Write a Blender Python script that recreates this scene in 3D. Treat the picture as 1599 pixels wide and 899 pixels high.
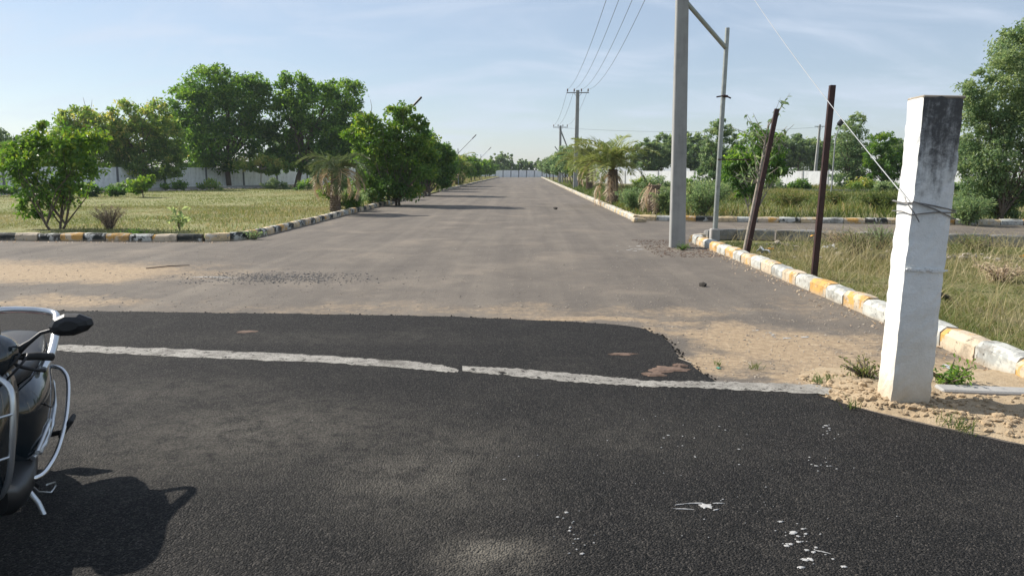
import bpy, math, random
import numpy as np
from mathutils import Vector, Matrix

R = math.radians
rng = np.random.default_rng(7)
random.seed(7)
for o in list(bpy.data.objects):
    bpy.data.objects.remove(o)
scene = bpy.context.scene
col = scene.collection

# ------------------------------------------------------------------ camera
FPX, PITCH, YAW, CAMH = 1164.0, R(8.93), R(1.1), 1.68
cam_d = bpy.data.cameras.new('camera')
cam = bpy.data.objects.new('camera', cam_d)
col.objects.link(cam)
cam.location = (0, 0, CAMH)
cam.rotation_euler = (math.pi / 2 - PITCH, 0, YAW)
cam_d.sensor_width = 36
cam_d.lens = 36 * FPX / 1599
cam_d.clip_start = 0.05
cam_d.clip_end = 6000
scene.camera = cam

# ------------------------------------------------------------------ light
SUN_EL, SUN_AZ = R(38), R(27)          # azimuth measured from -X towards +Y
sdir = Vector((-math.cos(SUN_EL) * math.cos(SUN_AZ), math.cos(SUN_EL) * math.sin(SUN_AZ), math.sin(SUN_EL)))
sun_d = bpy.data.lights.new('sun', 'SUN')
sun_d.energy = 5.0
sun_d.angle = R(0.6)
sun_d.color = (1.0, 0.94, 0.85)
sun = bpy.data.objects.new('sun', sun_d)
col.objects.link(sun)
sun.rotation_euler = (-sdir).to_track_quat('-Z', 'Y').to_euler()

world = bpy.data.worlds.new('World')
scene.world = world
world.use_nodes = True
wt = world.node_tree
wt.nodes.clear()
wo = wt.nodes.new('ShaderNodeOutputWorld')
wb = wt.nodes.new('ShaderNodeBackground')
wb.inputs['Strength'].default_value = 0.08
sky = wt.nodes.new('ShaderNodeTexSky')
sky.sky_type = 'NISHITA'
sky.sun_disc = False
sky.sun_elevation = SUN_EL
sky.sun_rotation = math.atan2(sdir.x, sdir.y)
sky.air_density = 1.0
sky.dust_density = 0.4
sky.ozone_density = 2.5
# thin high cloud: noise on the direction projected to a plane above
tc = wt.nodes.new('ShaderNodeTexCoord')
sep = wt.nodes.new('ShaderNodeSeparateXYZ')
wt.links.new(tc.outputs['Generated'], sep.inputs[0])
mx = wt.nodes.new('ShaderNodeMath'); mx.operation = 'MAXIMUM'; mx.inputs[1].default_value = 0.0
wt.links.new(sep.outputs['Z'], mx.inputs[0])
ad = wt.nodes.new('ShaderNodeMath'); ad.inputs[1].default_value = 0.30
wt.links.new(mx.outputs[0], ad.inputs[0])
dv = wt.nodes.new('ShaderNodeVectorMath'); dv.operation = 'DIVIDE'
wt.links.new(tc.outputs['Generated'], dv.inputs[0])
cmb = wt.nodes.new('ShaderNodeCombineXYZ'); cmb.inputs[2].default_value = 1
wt.links.new(ad.outputs[0], cmb.inputs[0]); wt.links.new(ad.outputs[0], cmb.inputs[1])
wt.links.new(cmb.outputs[0], dv.inputs[1])
mp = wt.nodes.new('ShaderNodeMapping'); mp.inputs['Scale'].default_value = (0.8, 1.9, 0.0)
mp.inputs['Rotation'].default_value = (0, 0, R(-14)); mp.inputs['Location'].default_value = (3.1, 0.4, 0)
wt.links.new(dv.outputs[0], mp.inputs[0])
nz = wt.nodes.new('ShaderNodeTexNoise'); nz.inputs['Scale'].default_value = 2.3
nz.inputs['Detail'].default_value = 9; nz.inputs['Roughness'].default_value = 0.58; nz.inputs['Distortion'].default_value = 0.6
wt.links.new(mp.outputs[0], nz.inputs['Vector'])
mr = wt.nodes.new('ShaderNodeMapRange'); mr.interpolation_type = 'SMOOTHSTEP'
mr.inputs[1].default_value = 0.40; mr.inputs[2].default_value = 0.80; mr.inputs[3].default_value = 0.38; mr.inputs[4].default_value = 0.84
wt.links.new(nz.outputs[0], mr.inputs[0])
cm = wt.nodes.new('ShaderNodeMix'); cm.data_type = 'RGBA'
wt.links.new(mr.outputs[0], cm.inputs[0])
wt.links.new(sky.outputs[0], cm.inputs[6])
cm.inputs[7].default_value = (6.3, 7.1, 8.4, 1)
wt.links.new(cm.outputs[2], wb.inputs['Color'])
wt.links.new(wb.outputs[0], wo.inputs[0])

scene.view_settings.view_transform = 'Standard'
scene.view_settings.look = 'None'
scene.view_settings.exposure = 0.48
scene.view_settings.gamma = 1
scene.view_settings.use_curve_mapping = False
scene.render.resolution_x, scene.render.resolution_y = 1024, 575

# ------------------------------------------------------------------ helpers
def ray(px, py):
    x = (px - 799.5) / FPX
    u = -(py - 449.5) / FPX
    fy = math.cos(PITCH) + u * math.sin(PITCH)
    fz = -math.sin(PITCH) + u * math.cos(PITCH)
    c, s = math.cos(YAW), math.sin(YAW)
    return Vector((x * c - fy * s, x * s + fy * c, fz))

def G(px, py, z=0.0):                       # surveyed ground point
    r = ray(px, py)
    return Vector((0, 0, CAMH)) + r * ((z - CAMH) / r.z)

def AT(px, py, Y):                          # point at depth Y
    r = ray(px, py)
    return Vector((0, 0, CAMH)) + r * (Y / r.y)

def tag(o, label=None, cat=None, group=None, kind=None):
    if label: o['label'] = label
    if cat: o['category'] = cat
    if group: o['group'] = group
    if kind: o['kind'] = kind
    return o

def empty(name, loc=(0, 0, 0), rz=0.0):
    o = bpy.data.objects.new(name, None)
    col.objects.link(o)
    o.location = loc
    o.rotation_euler = (0, 0, rz)
    o.empty_display_size = 0.2
    return o

class MB:
    """collects geometry; build() links it as one mesh object"""
    def __init__(s):
        s.v = []; s.f = []; s.smooth = []; s.mi = []
    def add(s, vs, fs, smooth=False, mi=0):
        n = len(s.v)
        s.v.extend([tuple(p) for p in vs])
        s.f.extend([tuple(i + n for i in f) for f in fs])
        s.smooth.extend([smooth] * len(fs))
        s.mi.extend([mi] * len(fs))
        return s
    def box(s, c, d, rot=None, mi=0):
        h = Vector(d) / 2
        vs = [Vector((x * h.x, y * h.y, z * h.z)) for x in (-1, 1) for y in (-1, 1) for z in (-1, 1)]
        if rot is not None: vs = [rot @ v for v in vs]
        vs = [v + Vector(c) for v in vs]
        return s.add(vs, [(0, 1, 3, 2), (4, 6, 7, 5), (0, 4, 5, 1), (2, 3, 7, 6), (0, 2, 6, 4), (1, 5, 7, 3)], mi=mi)
    def bevbox(s, c, d, b, rot=None):
        """box with chamfered edges"""
        h = Vector(d) / 2
        vs = []; idx = {}
        for sx in (-1, 1):
            for sy in (-1, 1):
                for sz in (-1, 1):
                    for k in range(3):
                        q = [sx * (h.x - b), sy * (h.y - b), sz * (h.z - b)]
                        q[k] = (sx, sy, sz)[k] * h[k]
                        idx[(sx, sy, sz, k)] = len(vs); vs.append(Vector(q))
        fs = []
        for k in range(3):
            a, c2 = (k + 1) % 3, (k + 2) % 3
            for sg in (-1, 1):
                ring = []
                for (u, w) in ((-1, -1), (1, -1), (1, 1), (-1, 1)):
                    t = [0, 0, 0]; t[k] = sg; t[a] = u; t[c2] = w
                    ring.append(idx[(*t, k)])
                fs.append(ring if sg > 0 else ring[::-1])
        for k in range(3):
            a, c2 = (k + 1) % 3, (k + 2) % 3
            for u in (-1, 1):
                for w in (-1, 1):
                    t0 = [0, 0, 0]; t0[k] = -1; t0[a] = u; t0[c2] = w
                    t1 = list(t0); t1[k] = 1
                    r = [idx[(*t0, a)], idx[(*t1, a)], idx[(*t1, c2)], idx[(*t0, c2)]]
                    fs.append(r if u * w < 0 else r[::-1])
        for sx in (-1, 1):
            for sy in (-1, 1):
                for sz in (-1, 1):
                    r = [idx[(sx, sy, sz, k)] for k in range(3)]
                    fs.append(r if sx * sy * sz > 0 else r[::-1])
        if rot is not None: vs = [rot @ v for v in vs]
        return s.add([v + Vector(c) for v in vs], fs)
    def tube(s, pts, rad, n=8, cap=True, smooth=True, flat=1.0):
        pts = [Vector(p) for p in pts]
        if not hasattr(rad, '__len__'): rad = [rad] * len(pts)
        vs = []; fs = []
        prev = None
        for i, p in enumerate(pts):
            t = (pts[min(i + 1, len(pts) - 1)] - pts[max(i - 1, 0)]).normalized()
            if prev is None:
                a = Vector((0, 0, 1)) if abs(t.z) < 0.9 else Vector((1, 0, 0))
                u = t.cross(a).normalized()
            else:
                u = (prev - t * prev.dot(t)).normalized()
            prev = u
            w = t.cross(u)
            for k in range(n):
                an = 2 * math.pi * k / n
                vs.append(p + (u * math.cos(an) * flat + w * math.sin(an)) * rad[i])
        for i in range(len(pts) - 1):
            for k in range(n):
                a = i * n + k; b = i * n + (k + 1) % n
                fs.append((a, b, b + n, a + n))
        s.add(vs, fs, smooth)
        if cap:
            m = len(pts) - 1
            s.add(vs[:n], [tuple(range(n))[::-1]]); s.add(vs[m * n:], [tuple(range(n))])
        return s
    def lathe(s, prof, n=24, axis='z', c=(0, 0, 0)):
        vs = []; fs = []
        for r, h in prof:
            for k in range(n):
                a = 2 * math.pi * k / n
                q = (r * math.cos(a), r * math.sin(a), h)
                if axis == 'y': q = (q[0], h, q[1])
                if axis == 'x': q = (h, q[0], q[1])
                vs.append(Vector(q) + Vector(c))
        for i in range(len(prof) - 1):
            for k in range(n):
                a = i * n + k; b = i * n + (k + 1) % n
                fs.append((a, b, b + n, a + n))
        return s.add(vs, fs, True)
    def loft(s, st, n=24, cap=True):
        """stations (x, cy, cz, half width, half height, power[, lean]) along x"""
        vs = []; fs = []
        for q in st:
            x, cy, cz, hw, hh, pw = q[:6]
            lean = q[6] if len(q) > 6 else 0.0
            for k in range(n):
                a = 2 * math.pi * k / n
                ca, sa = math.cos(a), math.sin(a)
                yy = hw * math.copysign(abs(ca) ** (2 / pw), ca)
                zz = hh * math.copysign(abs(sa) ** (2 / pw), sa)
                vs.append((x + lean * zz, cy + yy, cz + zz))
        m = len(st)
        for i in range(m - 1):
            for k in range(n):
                a = i * n + k; b = i * n + (k + 1) % n
                fs.append((a, b, b + n, a + n))
        s.add(vs, fs, True)
        if cap:
            s.add(vs[:n], [tuple(range(n))[::-1]], True); s.add(vs[-n:], [tuple(range(n))], True)
        return s
    def build(s, name, mat, parent=None, loc=None):
        me = bpy.data.meshes.new(name)
        me.from_pydata(s.v, [], s.f)
        mats = mat if isinstance(mat, (list, tuple)) else [mat]
        for m in mats: me.materials.append(m)
        me.polygons.foreach_set('use_smooth', s.smooth)
        if len(mats) > 1: me.polygons.foreach_set('material_index', s.mi)
        me.validate(); me.update()
        o = bpy.data.objects.new(name, me)
        col.objects.link(o)
        if parent: o.parent = parent
        if loc is not None: o.location = loc
        return o

def np_mesh(name, V, F, mat, tint=None, smooth=False):
    """fast mesh from arrays; F is (n,k)"""
    me = bpy.data.meshes.new(name)
    V = np.ascontiguousarray(V, dtype=np.float32); F = np.ascontiguousarray(F, dtype=np.int32)
    k = F.shape[1]
    me.vertices.add(len(V)); me.vertices.foreach_set('co', V.ravel())
    me.loops.add(F.size); me.loops.foreach_set('vertex_index', F.ravel())
    me.polygons.add(len(F))
    me.polygons.foreach_set('loop_start', np.arange(0, F.size, k, dtype=np.int32))
    me.polygons.foreach_set('loop_total', np.full(len(F), k, dtype=np.int32))
    me.polygons.foreach_set('use_smooth', np.full(len(F), smooth))
    if tint is not None:
        at = me.attributes.new('tint', 'FLOAT', 'POINT')
        at.data.foreach_set('value', np.ascontiguousarray(tint, dtype=np.float32))
    me.materials.append(mat)
    me.update(calc_edges=True)
    return me

def link(name, me, parent=None, loc=(0, 0, 0)):
    o = bpy.data.objects.new(name, me)
    col.objects.link(o)
    if parent: o.parent = parent
    o.location = loc
    return o

# ------------------------------------------------------------------ materials
def new_mat(name):
    m = bpy.data.materials.new(name); m.use_nodes = True
    nt = m.node_tree
    b = nt.nodes['Principled BSDF']
    return m, nt, b

def N(nt, t, **kw):
    n = nt.nodes.new('ShaderNode' + t)
    for k, v in kw.items(): setattr(n, k, v)
    return n

def coords(nt):
    return N(nt, 'TexCoord').outputs['Object']

def noise(nt, vec, scale, detail=4, rough=0.55, dist=0.0, vscale=None):
    if vscale:
        m = N(nt, 'Mapping'); m.inputs['Scale'].default_value = vscale
        nt.links.new(vec, m.inputs[0]); vec = m.outputs[0]
    n = N(nt, 'TexNoise')
    n.inputs['Scale'].default_value = scale; n.inputs['Detail'].default_value = detail
    n.inputs['Roughness'].default_value = rough; n.inputs['Distortion'].default_value = dist
    nt.links.new(vec, n.inputs['Vector'])
    return n.outputs[0]

def ramp(nt, fac, stops):
    r = N(nt, 'ValToRGB')
    e = r.color_ramp.elements
    while len(e) < len(stops): e.new(0.5)
    for i, (p, c) in enumerate(stops):
        e[i].position = p
        e[i].color = (*c, 1) if hasattr(c, '__len__') else (c, c, c, 1)
    nt.links.new(fac, r.inputs[0])
    return r.outputs[0]

def mix(nt, fac, a, b, mode='MIX'):
    m = N(nt, 'Mix', data_type='RGBA', blend_type=mode)
    for s, v in ((0, fac), (6, a), (7, b)):
        if hasattr(v, 'is_linked') or hasattr(v, 'links'): nt.links.new(v, m.inputs[s])
        elif s == 0: m.inputs[0].default_value = v
        else: m.inputs[s].default_value = (*v, 1)
    return m.outputs[2]

def math_n(nt, op, a, b=None, clamp=False):
    m = N(nt, 'Math', operation=op, use_clamp=clamp)
    for i, v in enumerate((a, b)):
        if v is None: continue
        if hasattr(v, 'links'): nt.links.new(v, m.inputs[i])
        else: m.inputs[i].default_value = v
    return m.outputs[0]

def smooth(nt, v, a, b, lo=0.0, hi=1.0):
    m = N(nt, 'MapRange', interpolation_type='SMOOTHSTEP')
    nt.links.new(v, m.inputs[0])
    for i, q in enumerate((a, b, lo, hi)): m.inputs[i + 1].default_value = q
    return m.outputs[0]

def bump(nt, b, h, strength=0.4, dist=0.02):
    n = N(nt, 'Bump'); n.inputs['Strength'].default_value = strength; n.inputs['Distance'].default_value = dist
    nt.links.new(h, n.inputs['Height'])
    nt.links.new(n.outputs[0], b.inputs['Normal'])

def blob(nt, vec, c, r, rot=0.0, soft=0.25):
    """1 inside an ellipse on the ground, fading to 0"""
    m = N(nt, 'Mapping', vector_type='TEXTURE')
    m.inputs['Location'].default_value = (c[0], c[1], 0)
    m.inputs['Rotation'].default_value = (0, 0, rot)
    m.inputs['Scale'].default_value = (r[0], r[1], 1e6)
    nt.links.new(vec, m.inputs[0])
    l = N(nt, 'VectorMath', operation='LENGTH'); nt.links.new(m.outputs[0], l.inputs[0])
    return smooth(nt, l.outputs['Value'], soft, 1.0, 1.0, 0.0)

def simple(name, c, rough=0.6, metal=0.0, var=0.15, scale=8.0, bmp=0.0, spec=0.5, coat=0.0):
    m, nt, b = new_mat(name)
    co = coords(nt)
    n = noise(nt, co, scale, 5, 0.6)
    lo = tuple(x * (1 - var) for x in c); hi = tuple(min(1, x * (1 + var)) for x in c)
    nt.links.new(ramp(nt, n, [(0.3, lo), (0.7, hi)]), b.inputs['Base Color'])
    b.inputs['Roughness'].default_value = rough
    b.inputs['Metallic'].default_value = metal
    b.inputs['Specular IOR Level'].default_value = spec
    b.inputs['Coat Weight'].default_value = coat
    if bmp: bump(nt, b, noise(nt, co, scale * 4, 5, 0.6), bmp, 0.01)
    return m

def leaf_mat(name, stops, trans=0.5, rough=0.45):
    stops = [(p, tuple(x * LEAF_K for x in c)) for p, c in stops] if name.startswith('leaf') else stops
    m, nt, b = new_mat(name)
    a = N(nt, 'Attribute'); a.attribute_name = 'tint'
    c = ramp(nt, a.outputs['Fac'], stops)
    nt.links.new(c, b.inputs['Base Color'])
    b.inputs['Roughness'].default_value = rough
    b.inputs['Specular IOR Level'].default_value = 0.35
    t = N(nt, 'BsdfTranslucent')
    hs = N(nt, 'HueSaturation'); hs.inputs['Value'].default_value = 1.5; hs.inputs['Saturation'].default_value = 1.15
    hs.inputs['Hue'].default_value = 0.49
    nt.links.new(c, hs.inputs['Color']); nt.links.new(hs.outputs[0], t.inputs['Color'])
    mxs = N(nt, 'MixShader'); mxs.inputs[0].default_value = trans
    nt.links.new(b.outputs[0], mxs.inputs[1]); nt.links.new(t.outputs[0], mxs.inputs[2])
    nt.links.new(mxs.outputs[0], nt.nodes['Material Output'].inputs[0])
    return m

LEAF_K = 2.0
M = {}
M['leaf_dark'] = leaf_mat('leaf_dark', [(0, (0.025, 0.055, 0.016)), (0.55, (0.05, 0.10, 0.022)), (1, (0.115, 0.175, 0.035))])
M['leaf_neem'] = leaf_mat('leaf_neem', [(0, (0.045, 0.085, 0.025)), (0.5, (0.085, 0.135, 0.035)), (0.85, (0.15, 0.19, 0.05)), (1, (0.24, 0.22, 0.07))])
M['leaf_bright'] = leaf_mat('leaf_bright', [(0, (0.026, 0.06, 0.014)), (0.5, (0.055, 0.105, 0.02)), (0.85, (0.085, 0.14, 0.026)), (1, (0.13, 0.165, 0.032))], 0.42)
M['leaf_grey'] = leaf_mat('leaf_grey', [(0, (0.05, 0.085, 0.04)), (0.5, (0.09, 0.13, 0.06)), (1, (0.17, 0.20, 0.09))])
M['leaf_far'] = leaf_mat('leaf_far', [(0, (0.05, 0.08, 0.04)), (0.5, (0.08, 0.115, 0.05)), (1, (0.13, 0.16, 0.065))])  # paler, greyer greens: distance haze put into the leaf colour
M['leaf_palm'] = leaf_mat('leaf_palm', [(0, (0.075, 0.10, 0.035)), (0.5, (0.13, 0.155, 0.05)), (1, (0.24, 0.22, 0.09))], 0.25)
M['leaf_palm_dull'] = leaf_mat('leaf_palm_dull', [(0, (0.04, 0.06, 0.025)), (0.5, (0.07, 0.095, 0.04)), (1, (0.13, 0.13, 0.065))], 0.25)
M['leaf_dead'] = leaf_mat('leaf_dead', [(0, (0.16, 0.12, 0.085)), (0.5, (0.26, 0.20, 0.14)), (1, (0.38, 0.31, 0.21))], 0.2)
M['grass_dry'] = leaf_mat('grass_dry', [(0, (0.08, 0.12, 0.028)), (0.4, (0.15, 0.18, 0.05)), (0.7, (0.29, 0.26, 0.12)), (1, (0.50, 0.42, 0.25))], 0.3, 0.6)
M['grass_field'] = leaf_mat('grass_field', [(0, (0.115, 0.155, 0.04)), (0.5, (0.205, 0.22, 0.08)), (1, (0.36, 0.31, 0.165))], 0.3, 0.6)
M['weed'] = leaf_mat('weed', [(0, (0.06, 0.10, 0.025)), (0.5, (0.13, 0.17, 0.045)), (0.8, (0.24, 0.23, 0.08)), (1, (0.36, 0.28, 0.13))], 0.3, 0.6)
M['bark'] = simple('bark', (0.13, 0.10, 0.075), 0.9, var=0.35, scale=14, bmp=0.6)
M['bark_pale'] = simple('bark_pale', (0.30, 0.26, 0.21), 0.9, var=0.3, scale=14, bmp=0.5)
M['palm_trunk'] = simple('palm_trunk', (0.17, 0.125, 0.09), 0.95, var=0.45, scale=18, bmp=0.6)
M['steel'] = simple('steel', (0.33, 0.35, 0.33), 0.5, 0.55, var=0.2, scale=10, bmp=0.1)
M['steel_far'] = simple('steel_far', (0.30, 0.31, 0.32), 0.6, 0.2, var=0.15)
M['wire'] = simple('wire', (0.16, 0.17, 0.18), 0.6, 0.3, var=0.1)
M['stay'] = simple('stay', (0.40, 0.41, 0.41), 0.5, 0.1, var=0.1)
M['tie_wire'] = simple('tie_wire', (0.22, 0.21, 0.20), 0.5, 0.6, var=0.2)
M['dark_metal'] = simple('dark_metal', (0.03, 0.03, 0.032), 0.5, 0.3, var=0.2)
M['porcelain'] = simple('porcelain', (0.16, 0.10, 0.08), 0.3, var=0.2)
M['stone'] = simple('stone', (0.36, 0.31, 0.25), 0.9, var=0.35, scale=20, bmp=0.5)
M['clod'] = simple('clod', (0.37, 0.275, 0.17), 0.95, var=0.3, scale=12, bmp=0.6)
M['gravel'] = simple('gravel', (0.17, 0.16, 0.15), 0.85, var=0.5, scale=9, bmp=0.3)
M['paint_spill'] = simple('paint_spill', (0.42, 0.41, 0.39), 0.7, var=0.15, scale=40)
M['dung'] = simple('dung', (0.03, 0.025, 0.02), 0.95, var=0.35, scale=30, bmp=0.6)
M['mud'] = simple('mud', (0.145, 0.095, 0.068), 0.95, var=0.35, scale=30, bmp=0.6)

def rust_mat():
    m, nt, b = new_mat('rust')
    co = coords(nt)
    n = noise(nt, co, 9, 6, 0.65)
    nt.links.new(ramp(nt, n, [(0.3, (0.028, 0.014, 0.012)), (0.6, (0.055, 0.022, 0.018)), (0.8, (0.10, 0.045, 0.03))]), b.inputs['Base Color'])
    b.inputs['Roughness'].default_value = 0.55; b.inputs['Metallic'].default_value = 0.2
    bump(nt, b, noise(nt, co, 60, 4), 0.3, 0.005)
    return m
M['rust'] = rust_mat()

def concrete(name, c, streak=0.3, stain=0.0, joint=0.0):
    m, nt, b = new_mat(name)
    co = coords(nt)
    n = noise(nt, co, 3.2, 8, 0.65)
    s = noise(nt, co, 5, 6, 0.6, 0.0, (1, 1, 0.12))
    k = mix(nt, streak, n, s)
    base = ramp(nt, k, [(0.28, tuple(x * 0.62 for x in c)), (0.5, c), (0.72, tuple(min(1, x * 1.2) for x in c))])
    if stain:
        base = mix(nt, smooth(nt, noise(nt, co, 1.6, 7, 0.7, 0.3), 0.5, 0.72, 0, stain), base, (0.05, 0.05, 0.045))
    nt.links.new(base, b.inputs['Base Color'])
    b.inputs['Roughness'].default_value = 0.9
    bump(nt, b, noise(nt, co, 45, 6, 0.7), 0.35, 0.008)
    return m
M['concrete'] = concrete('concrete', (0.34, 0.33, 0.31))
M['pole_concrete'] = concrete('pole_concrete', (0.31, 0.31, 0.295), 0.55)
M['wall_white'] = concrete('wall_white', (0.76, 0.77, 0.78), 0.5, 0.06)
M['wall_column'] = concrete('wall_column', (0.16, 0.17, 0.18), 0.4)
M['wall_column_white'] = concrete('wall_column_white', (0.50, 0.50, 0.50), 0.4)

def kerb_mat(name, paint, under, peel, dark=(0.02, 0.021, 0.02)):
    """weathered painted kerb: paint peeling to an older coat and to concrete"""
    m, nt, b = new_mat(name)
    co = coords(nt)
    oi = N(nt, 'ObjectInfo')
    ofs = N(nt, 'VectorMath', operation='ADD')
    sc = N(nt, 'VectorMath', operation='SCALE'); sc.inputs[0].default_value = (37.0, 19.0, 11.0)
    nt.links.new(oi.outputs['Random'], sc.inputs['Scale'])
    nt.links.new(co, ofs.inputs[0]); nt.links.new(sc.outputs[0], ofs.inputs[1])
    v = ofs.outputs[0]
    n1 = noise(nt, v, 4.2, 7, 0.62, 0.2)
    n2 = noise(nt, v, 9, 6, 0.65)
    pr = math_n(nt, 'ADD', n1, math_n(nt, 'MULTIPLY', math_n(nt, 'SUBTRACT', oi.outputs['Random'], 0.5), 0.16))
    c = mix(nt, smooth(nt, pr, peel - 0.03, peel + 0.03), paint, under)
    c = mix(nt, smooth(nt, n2, 0.60, 0.66), c, (0.33, 0.31, 0.28))
    c = mix(nt, smooth(nt, noise(nt, v, 3.2, 8, 0.78), 0.46, 0.62, 0, 0.6), c, (0.15, 0.125, 0.095))
    c = mix(nt, smooth(nt, noise(nt, v, 17, 5, 0.7), 0.60, 0.64, 0, 0.8), c, dark)
    # road dust gathers near the foot
    sp = N(nt, 'SeparateXYZ'); nt.links.new(co, sp.inputs[0])
    c = mix(nt, smooth(nt, sp.outputs['Z'], 0.0, 0.07, 0.6, 0.0), c, (0.36, 0.29, 0.20))
    nt.links.new(c, b.inputs['Base Color'])
    b.inputs['Roughness'].default_value = 0.85
    bump(nt, b, noise(nt, v, 30, 6, 0.7), 0.4, 0.008)
    return m
M['kerb_yellow'] = kerb_mat('kerb_yellow', (0.58, 0.33, 0.09), (0.56, 0.46, 0.33), 0.49)
M['kerb_black'] = kerb_mat('kerb_black', (0.016, 0.022, 0.019), (0.55, 0.55, 0.50), 0.53)
M['kerb_white'] = kerb_mat('kerb_white', (0.52, 0.52, 0.47), (0.34, 0.35, 0.33), 0.53)
M['kerb_cream'] = kerb_mat('kerb_cream', (0.62, 0.47, 0.27), (0.60, 0.53, 0.42), 0.50)
M['kerb_bare'] = kerb_mat('kerb_bare', (0.20, 0.20, 0.19), (0.29, 0.28, 0.26), 0.5)

# ---- ground materials
def c2(p): return (p.x, p.y)

def mat_road():
    m, nt, b = new_mat('old_asphalt')
    co = coords(nt)
    big = noise(nt, co, 0.35, 6, 0.6, 0.4)
    lng = noise(nt, co, 1.3, 6, 0.62, 0.2, (1.0, 0.035, 1))
    fine = noise(nt, co, 60, 3, 0.7)
    grit = noise(nt, co, 210, 2, 0.7)
    k = mix(nt, 0.45, mix(nt, 0.55, big, noise(nt, co, 1.4, 8, 0.7, 0.5)), lng)
    base = ramp(nt, k, [(0.34, (0.085, 0.074, 0.064)), (0.5, (0.132, 0.114, 0.095)), (0.66, (0.20, 0.172, 0.138))])
    base = mix(nt, smooth(nt, noise(nt, co, 3.0, 6, 0.6, 0.2, (1.0, 0.06, 1)), 0.50, 0.68, 0, 0.25), base, (0.085, 0.075, 0.066))
    base = mix(nt, smooth(nt, noise(nt, co, 4, 8, 0.75, 0.3), 0.55, 0.7, 0, 0.45), base, (0.235, 0.205, 0.17))
    # wander the coordinates so that the dust has ragged borders
    nv = N(nt, 'TexNoise'); nv.inputs['Scale'].default_value = 0.9; nv.inputs['Detail'].default_value = 6; nv.inputs['Roughness'].default_value = 0.65
    nt.links.new(co, nv.inputs['Vector'])
    sb = N(nt, 'VectorMath', operation='SUBTRACT'); sb.inputs[1].default_value = (0.5, 0.5, 0.5); nt.links.new(nv.outputs['Color'], sb.inputs[0])
    ml = N(nt, 'VectorMath', operation='MULTIPLY'); ml.inputs[1].default_value = (3.2, 2.2, 0); nt.links.new(sb.outputs[0], ml.inputs[0])
    av = N(nt, 'VectorMath', operation='ADD'); nt.links.new(co, av.inputs[0]); nt.links.new(ml.outputs[0], av.inputs[1])
    wv = av.outputs[0]
    tot = None
    for (px, py, rx, ry, rot, amp) in [
            (60, 428, 5.0, 2.2, 0.12, 1.0), (-150, 425, 8, 3.0, 0.05, 1.0), (330, 425, 2.5, 1.3, 0.15, 0.45), (60, 472, 3.6, 0.9, 0.0, 0.75),
            (1230, 540, 2.0, 1.6, 0.3, 1.0), (1330, 580, 1.3, 1.4, 0.0, 1.0), (1120, 520, 1.5, 1.1, 0.4, 0.85), (1100, 570, 0.9, 0.9, 0, 0.9), (1060, 486, 1.9, 0.9, 0.0, 0.6), (1250, 480, 1.2, 2.0, 0.0, 0.45),
            (800, 485, 3.0, 0.9, -0.1, 0.55), (520, 482, 3.2, 0.7, -0.05, 0.5), (930, 500, 1.8, 0.45, -0.2, 0.75),
            (1500, 600, 1.3, 2.2, 0.0, 1.0), (1020, 395, 1.2, 2.2, 0.1, 0.3)]:
        g = G(px, py)
        t = math_n(nt, 'MULTIPLY', blob(nt, wv, (g.x, g.y), (rx, ry), rot, 0.1), amp)
        tot = t if tot is None else math_n(nt, 'MAXIMUM', tot, t)
    br = noise(nt, co, 7, 7, 0.7)
    sa = smooth(nt, math_n(nt, 'ADD', tot, math_n(nt, 'MULTIPLY', math_n(nt, 'SUBTRACT', br, 0.5), 0.9)), 0.25, 0.95, 0, 0.97)
    sandc = ramp(nt, noise(nt, co, 14, 7, 0.7), [(0.3, (0.25, 0.18, 0.11)), (0.5, (0.345, 0.255, 0.16)), (0.72, (0.46, 0.355, 0.235))])
    # thin dust everywhere, heavier in drifts
    dust = smooth(nt, noise(nt, co, 0.55, 7, 0.66, 0.5), 0.48, 0.76, 0.04, 0.50)
    base = mix(nt, dust, base, (0.30, 0.245, 0.185))
    base = mix(nt, sa, base, sandc)
    base = mix(nt, 0.35, base, ramp(nt, fine, [(0.3, 0.25), (0.7, 0.75)]), 'OVERLAY')
    base = mix(nt, smooth(nt, grit, 0.66, 0.74, 0, 0.5), base, (0.33, 0.31, 0.28))
    base = mix(nt, smooth(nt, noise(nt, co, 85, 2, 0.5), 0.70, 0.76, 0, 0.6), base, (0.05, 0.045, 0.04))
    nt.links.new(base, b.inputs['Base Color'])
    b.inputs['Roughness'].default_value = 0.92
    b.inputs['Specular IOR Level'].default_value = 0.3
    bump(nt, b, mix(nt, 0.5, fine, noise(nt, co, 22, 5, 0.7)), 0.8, 0.02)
    return m
M['road'] = mat_road()

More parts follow.
